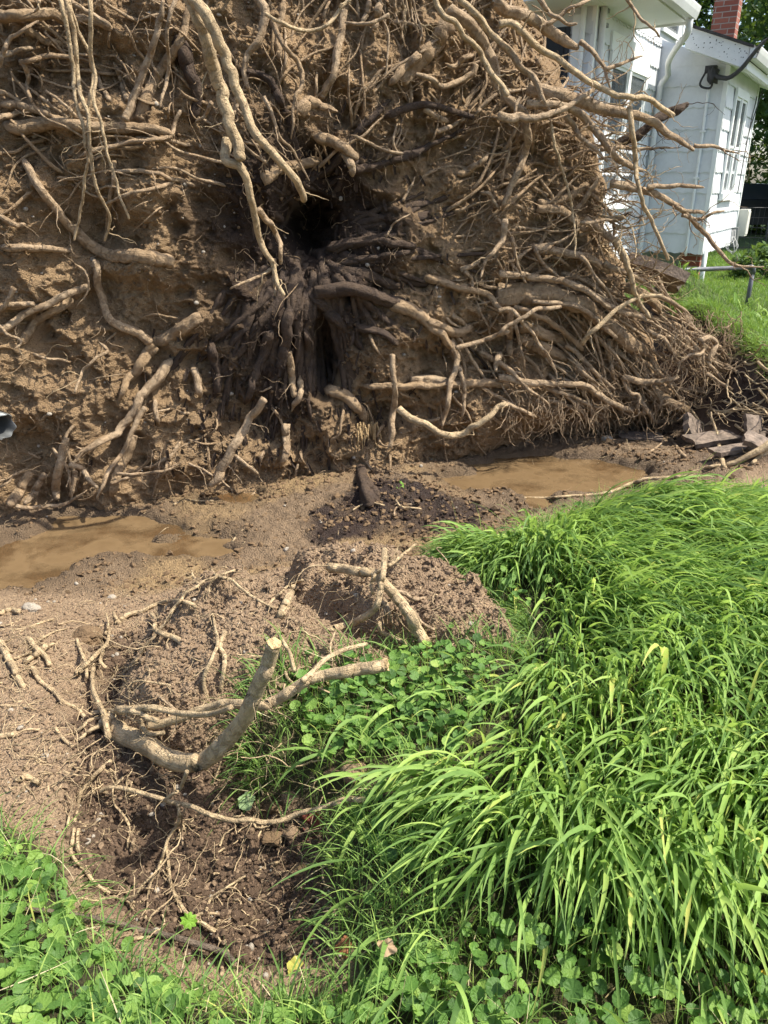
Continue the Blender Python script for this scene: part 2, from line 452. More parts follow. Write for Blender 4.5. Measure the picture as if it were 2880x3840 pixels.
CP += [(3.4, 9.2, .2), (4.3, 9.3, .2), (4.3, 8.2, .18), (-2.5, 5.6, -.45), (-1, 6.0, -.45), (0.5, 6.5, -.45), (1.6, 7.0, -.45), (-4.5, 4.2, -.3), (-4.0, 2.5, -.05), (-3, 1.0, 0), (3.5, 1, 0.02), (4, 3, .03), (4.5, 4.5, .03),
       (0, -1, 0), (-3, -2, 0), (3, -2, 0), (3.6, 5.6, .02), (3.4, 6.6, .12), (3.5, 7.6, .3), (3.6, 8.6, .3), (5.5, 6, .05), (5.5, 9.5, .22), (4.0, 9.8, .24), (8, 8, .12),
       (3, 12, .26), (6, 14, .26), (10, 12, .22), (14, 18, .25), (-4, 9.5, .2), (0, 9.5, .2), (-8, 6, 0.05), (-8, 14, .2), (0, 16, .25), (8, 22, .25), (16, 26, .25), (-12, -2, 0), (14, -2, 0), (14, 6, .05), (-14, 26, .25)]
for (a_, b_, z_) in ((2490, 1025, .75), (2600, 1150, .55), (2740, 1245, .42), (2870, 1345, .30), (3040, 1480, .12)):
    q_ = at_z(a_, b_, z_); CP += [(q_[0], q_[1], z_), (q_[0] - .22, q_[1] - .05, z_ * .5 - .12), (q_[0] - .45, q_[1] - .1, -.34), (q_[0] + .45, q_[1] + .2, z_ * .62 + .03), (q_[0] + 1.2, q_[1] + .5, .18)]
CP = [c_ for c_ in CP if not (abs(c_[0] - 3.5) < .01 or c_ in ((3.4, 6.6, .12), (3.6, 8.6, .3)))]
CP = np.array(CP)
def _tps(r): return np.where(r > 1e-9, r * r * np.log(r + 1e-12), 0)
def _fit():
    n = len(CP); r = np.hypot(CP[:, None, 0] - CP[None, :, 0], CP[:, None, 1] - CP[None, :, 1])
    A = np.zeros((n + 3, n + 3)); A[:n, :n] = _tps(r) + np.eye(n) * 0.012
    A[:n, n] = 1; A[:n, n + 1:] = CP[:, :2]; A[n:, :n] = A[:n, n:].T
    return np.linalg.solve(A, np.concatenate([CP[:, 2], [0, 0, 0]]))
_W = _fit()
def base_h(x, y):
    x = np.asarray(x, float); y = np.asarray(y, float); sh = x.shape
    xx = np.clip(x.ravel(), -14, 14); yy = np.clip(y.ravel(), -2, 26); out = np.empty(len(xx)); n = len(CP)
    for a in range(0, len(xx), 60000):
        s = slice(a, a + 60000)
        r = np.hypot(xx[s, None] - CP[None, :, 0], yy[s, None] - CP[None, :, 1])
        out[s] = _tps(r) @ _W[:n] + _W[n] + _W[n + 1] * xx[s] + _W[n + 2] * yy[s]
    return out.reshape(sh)

WL = -0.452                                     # water level
SOD = wpoly([(1260, 3800), (1270, 3500), (1245, 3200), (1275, 3040), (1100, 2900), (930, 2870), (900, 2760), (1000, 2650), (1180, 2610), (1420, 2560), (1500, 2500),
             (1700, 2520), (1960, 2530), (1950, 2380), (1840, 2310), (1640, 2120), (1690, 2020), (1900, 2035), (2050, 1985), (2230, 1945), (2600, 1925), (2880, 1895), (3300, 1880), (3900, 2050)], -0.02)
SOD = np.vstack([SOD, [(9, 2.5), (9, -4), (-9, -4), (-6, 2.2)], wpoly([(-600, 3060), (0, 3150), (230, 3210), (310, 3400), (430, 3590), (640, 3740), (900, 3800), (1120, 3800)], -0.05)])
LAWN = np.vstack([wpoly([(2490, 1025, .75), (2600, 1150, .55), (2740, 1245, .42), (2870, 1345, .30), (3040, 1480, .12)], 0),
                  [(4.0, 5.2), (9, 3.5), (14, 2), (300, 0), (300, 400), (-300, 400), (-300, 9), (-5, 9.0), (1.2, 9.3)]])
IVY = [wpoly([(1130, 2540), (1500, 2500), (1800, 2560), (1960, 2740), (1800, 2880), (1500, 2960), (1200, 2860), (1080, 2720)], 0.0),
       wpoly([(0, 3120), (240, 3180), (300, 3350), (430, 3500), (700, 3640), (900, 3760), (1000, 4300), (-300, 4300), (-300, 3100)], 0.0),
       wpoly([(1000, 3720), (1500, 3640), (2000, 3620), (2500, 3720), (2900, 3800), (2900, 4300), (900, 4300)], 0.0),
       wpoly([(1780, 2260), (1960, 2260), (2000, 2420), (1900, 2520), (1820, 2400)], 0.0),
       wpoly([(1250, 2980), (1500, 3000), (1600, 3180), (1520, 3420), (1300, 3300)], 0.0)]
PUD = [wpoly(q, WL) for q in (
    [(-300, 2060), (0, 2030), (190, 1985), (260, 1950), (420, 1940), (560, 1935), (650, 1960), (640, 2010), (760, 2010), (860, 2030), (850, 2075), (740, 2100), (600, 2100), (520, 2075), (400, 2100), (300, 2105), (200, 2165), (110, 2215), (0, 2245), (-300, 2300)],
    [(740, 1860), (800, 1835), (900, 1830), (955, 1860), (930, 1900), (830, 1895)],
    [(1670, 1800), (1760, 1760), (1870, 1722), (2050, 1712), (2250, 1722), (2370, 1745), (2420, 1800), (2420, 1860), (2100, 1860), (2060, 1940), (1920, 1950), (1920, 1890), (1980, 1850), (1890, 1830), (1760, 1840)],
    [(1850, 1620), (1990, 1575), (2200, 1570), (2340, 1590), (2330, 1630), (2150, 1650), (1990, 1665)],
    [(1460, 2135), (1590, 2130), (1600, 2160), (1500, 2185)])]
DARKP = wpoly([(330, 2330, -.1), (560, 2230, .0), (700, 2260, .04), (560, 2450, 0), (430, 2560, -.05), (420, 2760, -.06), (520, 2800, -.08), (980, 2720, -.05), (960, 2870, -.1), (1120, 2930, -.1), (1230, 3050, -.1), (1250, 3700, -.1),
               (700, 3600, -.1), (330, 3380, -.1), (260, 3050, -.06), (300, 2850, -.05), (240, 2700, -.06), (330, 2560, -.08)], 0)
MOUND = wpoly([(560, 2230, .04), (760, 2200, .04), (950, 2230, .05), (1150, 2330, .05), (1350, 2440, .03), (1500, 2480, .02), (1420, 2560, .0), (1150, 2620, 0), (960, 2720, 0), (620, 2760, 0), (470, 2640, 0), (480, 2400, 0)], 0)
SODCL = wpoly([(1110, 2150, -.02), (1250, 2110, .02), (1420, 2120, .03), (1640, 2180, .02), (1780, 2250, .02), (1930, 2400, .02), (1930, 2500, .02), (1700, 2500, .02), (1400, 2420, -.0), (1130, 2320, -.1)], 0)
BLACKP = wpoly([(1150, 1970), (1290, 1900), (1400, 1830), (1500, 1810), (1700, 1870), (1850, 1900), (1800, 1990), (1600, 1990), (1500, 1960), (1330, 2010), (1200, 2060)], -.38)
PIT = np.array([(-6, 3.3), (-1.8, 3.55), (-.9, 3.45), (-.2, 3.5), (.4, 3.5), (.75, 3.9), (1.0, 4.5), (2.2, 4.75), (2.7, 5.2), (2.75, 6), (2.7, 8.2), (1.5, 9.0), (-6, 8.5)])

def masks(x, y):
    d = {}
    wob = 0.05 * fbm(x * 5, y * 5, 0, 31, 4)
    sod = poly_sd(x, y, SOD) + wob; lawn = poly_sd(x, y, LAWN) + wob * 1.2
    d['sod'] = sstep(-.015, .03, sod); d['lawn'] = sstep(-.03, .03, lawn); d['sodd'] = sod; d['lawnd'] = lawn
    d['pit'] = sstep(-.1, .12, poly_sd(x, y, PIT) + wob)
    pd = np.full(np.shape(x), -9.0)
    for P in PUD: pd = np.maximum(pd, poly_sd(x, y, P))
    d['pud'] = pd + 0.19 * fbm(x * 4.2, y * 5.5, 0, 77, 5)
    d['dark'] = sstep(-.04, .05, poly_sd(x, y, DARKP) + wob)
    d['mound'] = sstep(-.05, .06, poly_sd(x, y, MOUND) + wob)
    d['clod'] = sstep(-.04, .05, poly_sd(x, y, SODCL) + wob)
    d['black'] = sstep(-.12, .10, poly_sd(x, y, BLACKP) + wob * 3)
    return d

def height(x, y, fine=True, m=None):
    x = np.asarray(x, float); y = np.asarray(y, float)
    m = m or masks(x, y)
    h = base_h(x, y)
    grass = np.maximum(m['sod'], m['lawn'])
    h = h + 0.05 * m['sod'] * (1 - m['lawn']) * sstep(0, .1, m['sodd'])
    h = h + 0.03 * fbm(x * 2.2, y * 2.2, 0, 3, 3)
    h = h + 0.10 * m['mound'] + 0.10 * m['clod'] - 0.045 * m['dark'] * (1 - m['sod'])
    # lumps
    xr, yr = .8 * x + .6 * y, .8 * y - .6 * x
    lump = billow(xr * 9, yr * 9, 0, 41, 3)
    chunk = np.round(2.2 * fbm(x * 5.5 + .6 * fbm(x * 9, y * 9, 0, 8, 2), y * 5.5, 0, 47, 2)) / 2.2
    crumb = billow(xr * 38, yr * 38, 0, 51, 3)
    bare = 1 - grass * 0.85
    amp = 0.014 + 0.022 * m['dark'] + 0.022 * m['mound'] + 0.022 * m['clod'] + 0.012 * m['pit']
    h = h + bare * amp * lump + bare * .045 * chunk * np.maximum(m['mound'], m['clod']) + bare * .02 * chunk * m['dark']
    h = h + bare * (0.004 + 0.009 * m['mound'] + 0.007 * m['clod'] + 0.009 * m['dark'] + 0.007 * m['pit']) * crumb
    h = h + bare * 0.0025 * fbm(x * 130, y * 130, 0, 61, 2)
    hole = sstep(.25, .6, fbm(x * 4.5, y * 4.5, 0, 91, 3)) * m['dark']
    h = h - 0.05 * hole
    # keep the pit above water but for the puddles
    rim = np.where(m['pit'] > 0, np.maximum(h, WL + 0.018 + 0.030 * (lump * .5 + .5) + .012 * crumb + .012 * fbm(x * 2.5, y * 2.5, 0, 15, 2)), h)
    h = h * (1 - m['pit']) + rim * m['pit']
    k = sstep(-.05, .06, m['pud'])
    h = h * (1 - k) + np.minimum(h, WL - 0.03 + 0.012 * lump + 0.004 * crumb) * k
    # black humus heap in the mud
    hp = at_z(1520, 1850, -.3); r = np.hypot((x - hp[0]) / .42, (y - hp[1]) / .24)
    h = h + 0.11 * np.exp(-r * r * 1.6) * (1 + .35 * lump)
    return h

def build_ground():
    ys = np.concatenate([np.linspace(-6, .72, 14)[:-1], np.exp(np.linspace(math.log(.72), math.log(9.0), 760)), np.exp(np.linspace(math.log(9.15), math.log(350), 46))])
    tt = np.linspace(-1, 1, 641)
    s = np.maximum(ys, .72) + .45
    X = s[:, None] * (0.60 * tt + 5.2 * np.sign(tt) * np.abs(tt) ** 9)[None, :]
    Y = np.repeat(ys[:, None], len(tt), 1)
    m = masks(X, Y); Z = height(X, Y, True, m)
    n, k = X.shape
    V = np.stack([X, Y, Z], -1).reshape(-1, 3)
    i = np.arange(n - 1)[:, None] * k + np.arange(k - 1)[None, :]
    F = np.stack([i, i + 1, i + 1 + k, i + k], -1).reshape(-1, 4)
    sod = m['sod'].ravel(); lawn = m['lawn'].ravel(); pit = m['pit'].ravel(); dark = m['dark'].ravel(); black = m['black'].ravel()
    x, y = X.ravel(), Y.ravel(); z = Z.ravel()
    edge = sstep(.2, -.0, m['lawnd'].ravel()) * sstep(-1.1, -.7, m['lawnd'].ravel()) * sstep(-.42, -.15, z) * (y > 4.6) * (x > 1.5)
    clay = sstep(.0, .35, fbm(x * 1.7, y * 1.7, 0, 23, 4)) * sstep(1.2, .2, x) * pit * .9
    wet = pit * (0.35 + .65 * sstep(.1, -.25, m['pud'].ravel() * -1)) + .4 * black
    attrs = dict(mud=np.clip(pit + .0, 0, 1), clay=clay, humus=np.clip(np.maximum(dark * (1 - m['mound'].ravel() * .8), edge) + .5 * m['clod'].ravel() * sstep(-.1, .4, fbm(x * 6, y * 6, 0, 5, 3)), 0, 1),
                 black=np.clip(np.maximum(black, edge * .75) * (.95 + .6 * fbm(x * 8, y * 8, 0, 8, 3)), 0, 1), turf=sod * (1 - lawn), lawn=lawn * (1 - edge) , wet=np.clip(wet, 0, 1), shore=pit * sstep(-.28, -.02, m['pud'].ravel()) * (1 - sod) * (1 - lawn))
    g = mesh_obj('ground', V, F, M['ground'], attrs=attrs)
    tag(g, kind='structure')
build_ground()

def G(x, y): return height(np.asarray(x, float), np.asarray(y, float))

# the muddy water: one level sheet, its shores are where the mud rises through it
me_ = bpy.data.meshes.new('puddle_water')
WS = [(-6, 3.4), (.3, 3.45), (.8, 3.8), (1.1, 4.4), (2.3, 4.6), (2.75, 5.2), (2.6, 8.0), (-6, 8.0)]
me_.from_pydata([(a_, b_, WL) for a_, b_ in WS], [], [list(range(len(WS)))]); me_.materials.append(M['water'])
o = bpy.data.objects.new('puddle_water', me_); SC.collection.objects.link(o); tag(o, kind='structure')

# ------------------------------------------------------------------ the root plate
RIGHT = np.array([(-.7, 2.85), (-.35, 2.75), (-.1, 2.66), (.15, 2.54), (.45, 2.34), (.75, 2.12), (1.0, 1.98), (1.3, 1.86), (1.7, 1.82), (2.0, 1.70), (2.3, 1.46), (2.6, 1.26), (3.0, 1.0), (3.5, .5)])
def edge_x(z): return np.interp(z, RIGHT[:, 0], RIGHT[:, 1]) + .06 * vnoise(z * 3.1, z * 0 + 4, 0, 4) + .04 * vnoise(z * 8.1, z * 0 + 4, 0, 4)
def px_to_xz(px, py):
    d = ray(px, py); # base plane y = 5.86 + .33 x
    t = 5.86 / (d[..., 1] - .33 * d[..., 0]); p = CAM + d * t[..., None]
    return p[..., 0], p[..., 2]
CX, CZ = [float(v) for v in px_to_xz(np.array(1150.), np.array(850.))]
C2X, C2Z = [float(v) for v in px_to_xz(np.array(1215.), np.array(1330.))]
def wall_soft(x, z):
    """smooth face of the plate, y at x, z"""
    y = 5.86 + .33 * x
    y = y - .22 * np.exp(-((x + .3) ** 2 / 3.2 + (z - 1.5) ** 2 / 1.6))                # belly
    y = y + .10 * (z - 1.2) - .05 * sstep(.4, -.5, z)
    y = y + .45 * sstep(.0, -.5, z) * sstep(.4, 1.2, x)                                 # undercut at the right foot
    return y
def wall_mid(x, z):
    y = wall_soft(x, z)
    y = y - .14 * fbm(x * 1.1, z * 1.1, 0, 201, 3) - .15 * fbm(x * 2.7, z * 2.7, 1, 211, 2)
    # the rotten hollow of the stump and its second mouth below
    r = np.hypot((x - CX) / .21, (z - CZ) / .20) + .12 * vnoise(x * 9, z * 9, 0, 3)
    y = y + .75 * sstep(1.25, .45, r) + .16 * sstep(3.0, .9, r)
    r2 = np.hypot((x - C2X) / .10, (z - C2Z) / .26) + .15 * vnoise(x * 9, z * 9, 0, 13)
    y = y + .38 * sstep(1.3, .5, r2)
    return y
def wall_y(x, z):
    y = wall_mid(x, z)
    rid = 1 - np.abs(vnoise(x * 3.4 + .7 * z, z * 2.2, 2, 221)) * 2
    y = y - .045 * rid - .06 * billow(x * 6, z * 6, 0, 231, 3)
    x_, z_ = .78 * x + .62 * z, .78 * z - .62 * x
    y = y - .030 * billow(x_ * 15, z_ * 15, x * 5, 241, 3) - .014 * billow(x_ * 38 + z * 9, z_ * 38, 0, 251, 2) - .006 * fbm(x_ * 90, z * 90, 0, 261, 2)
    y = y + .09 * sstep(.45, .75, fbm(x_ * 3.6, z_ * 3.6, 4, 271, 2) + .2 * fbm(x * 14, z * 14, 4, 272, 2))
    ex = edge_x(z); q = np.clip((x - (ex - .45)) / .45, 0, 1)
    y = y + .55 * (1 - np.sqrt(np.clip(1 - q * q, 0, 1)))
    return y

TREE_O = np.array([0.0, 6.6, -.3])
tree = empty('uprooted_tree', TREE_O, 'huge upturned root plate of a fallen tree with tangled roots above the muddy pit', 'fallen tree')
def build_plate():
    zs = np.linspace(-.75, 3.45, 620); n1 = 700; n2 = 24
    X = []; Yv = []
    Z = np.repeat(zs[:, None], n1, 1); u = np.linspace(0, 1, n1)
    ex = edge_x(zs)[:, None]; X = -4.6 + (ex + 4.6) * (1 - (1 - u[None, :]) ** 1.25) 
    Y = wall_y(X, Z)
    ub = np.linspace(0, 1, n2)
    Xb = (ex - .02) + (-4.8 - ex) * ub[None, :]; Zb = np.repeat(zs[:, None], n2, 1)
    Yb = 5.86 + .33 * Xb + .55 + .75 * np.sin(np.clip(ub * 1.0 + .12, 0, 1) * np.pi)[None, :] ** .5 + .1 * fbm(Xb * 2, Zb * 2, 0, 7, 3)
    Xa = np.hstack([X, Xb]); Ya = np.hstack([Y, Yb]); Za = np.hstack([Z, Zb]); k = n1 + n2; n = len(zs)
    V = np.stack([Xa, Ya, Za], -1).reshape(-1, 3)
    i = np.arange(n - 1)[:, None] * k; j = np.arange(k)[None, :]; j2 = (j + 1) % k
    F = np.stack([i + j, i + j2, i + j2 + k, i + j + k], -1).reshape(-1, 4)
    # top cap: a domed crown of earth
    top = V[(n - 1) * k:]; c = np.array([-1.6, 6.1, 3.75]); base = len(V)
    V = np.vstack([V, [c]]); jj = np.arange(k)
    T = np.stack([(n - 1) * k + jj, (n - 1) * k + (jj + 1) % k, jj * 0 + base], -1)
    x, z = V[:, 0], V[:, 2]
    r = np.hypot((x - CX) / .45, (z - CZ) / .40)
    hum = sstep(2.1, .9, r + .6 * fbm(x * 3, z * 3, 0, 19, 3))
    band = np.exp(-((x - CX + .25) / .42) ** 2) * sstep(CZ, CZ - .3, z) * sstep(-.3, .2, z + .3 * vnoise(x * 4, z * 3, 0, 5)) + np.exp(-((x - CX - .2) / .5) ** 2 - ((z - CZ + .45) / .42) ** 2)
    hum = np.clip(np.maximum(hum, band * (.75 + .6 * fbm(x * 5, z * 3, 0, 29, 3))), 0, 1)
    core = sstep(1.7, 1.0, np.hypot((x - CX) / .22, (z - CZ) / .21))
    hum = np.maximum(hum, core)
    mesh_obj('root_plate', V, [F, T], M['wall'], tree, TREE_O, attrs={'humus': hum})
build_plate()

_WX = np.linspace(-4.8, 3.6, 500); _WZ = np.linspace(-1.2, 3.8, 320)
_gx, _gz = np.meshgrid(_WX, _WZ)
_WY = wall_mid(_gx, _gz) - .045 * (1 - np.abs(vnoise(_gx * 3.4 + .7 * _gz, _gz * 2.2, 2, 221)) * 2) - .06 * billow(_gx * 6, _gz * 6, 0, 231, 3)
def wy(x, z):
    fx = np.clip((x - _WX[0]) / (_WX[1] - _WX[0]), 0, len(_WX) - 1.001); fz = np.clip((z - _WZ[0]) / (_WZ[1] - _WZ[0]), 0, len(_WZ) - 1.001)
    ix = fx.astype(int); iz = fz.astype(int); a = fx - ix; b = fz - iz
    return (_WY[iz, ix] * (1 - a) + _WY[iz, ix + 1] * a) * (1 - b) + (_WY[iz + 1, ix] * (1 - a) + _WY[iz + 1, ix + 1] * a) * b
def hit_wall(px, py):
    d = ray(px, py); t = np.full(d.shape[:-1], 3.6); done = np.zeros(t.shape, bool)
    for k in range(140):
        p = CAM + d * t[..., None]
        done |= p[..., 1] >= wy(p[..., 0], p[..., 2]) - .02
        t = np.where(done, t, t + .03)
    return CAM + d * t[..., None], d, t
_TY = None
def hit_ground(px, py, tmin=1.0):
    px = np.asarray(px, float); d = ray(px, py); t = np.full(d.shape[:-1], tmin * .9); lo = t.copy(); done = np.zeros(t.shape, bool)
    for k in range(110):
        p = CAM + d * t[..., None]
        hh = _gh(p[..., 0], p[..., 1])
        done |= p[..., 2] <= hh
        t = np.where(done, t, t + .05 + .01 * (k > 60))
    return CAM + d * (t - .025)[..., None], d, t
_QX = np.linspace(-4.5, 5.0, 480); _QY = np.linspace(.3, 9.5, 460)
_qx, _qy = np.meshgrid(_QX, _QY); _QH = height(_qx, _qy)
def _gh(x, y):
    fx = np.clip((x - _QX[0]) / (_QX[1] - _QX[0]), 0, len(_QX) - 1.001); fy = np.clip((y - _QY[0]) / (_QY[1] - _QY[0]), 0, len(_QY) - 1.001)
    ix = fx.astype(int); iy = fy.astype(int); a = fx - ix; b = fy - iy
    return (_QH[iy, ix] * (1 - a) + _QH[iy, ix + 1] * a) * (1 - b) + (_QH[iy + 1, ix] * (1 - a) + _QH[iy + 1, ix + 1] * a) * b

FR = {'F': (0, 0, 2880 / 1659), 'A': (0, 0), 'B': (900, 0), 'C': (1880, 0), 'D': (0, 900), 'E': (900, 900), 'G': (1880, 900),
      'H': (0, 1800), 'I': (900, 1800), 'J': (1880, 1800), 'K': (0, 2840), 'L': (900, 2840), 'M': (1880, 2840)}
def fr_px(f, pts):
    o = FR[f]; s = o[2] if len(o) > 2 else 1000 / 1659
    P = np.array(pts, float).reshape(-1, 2) * s; P[:, 0] += o[0]; P[:, 1] += o[1]
    return P, s
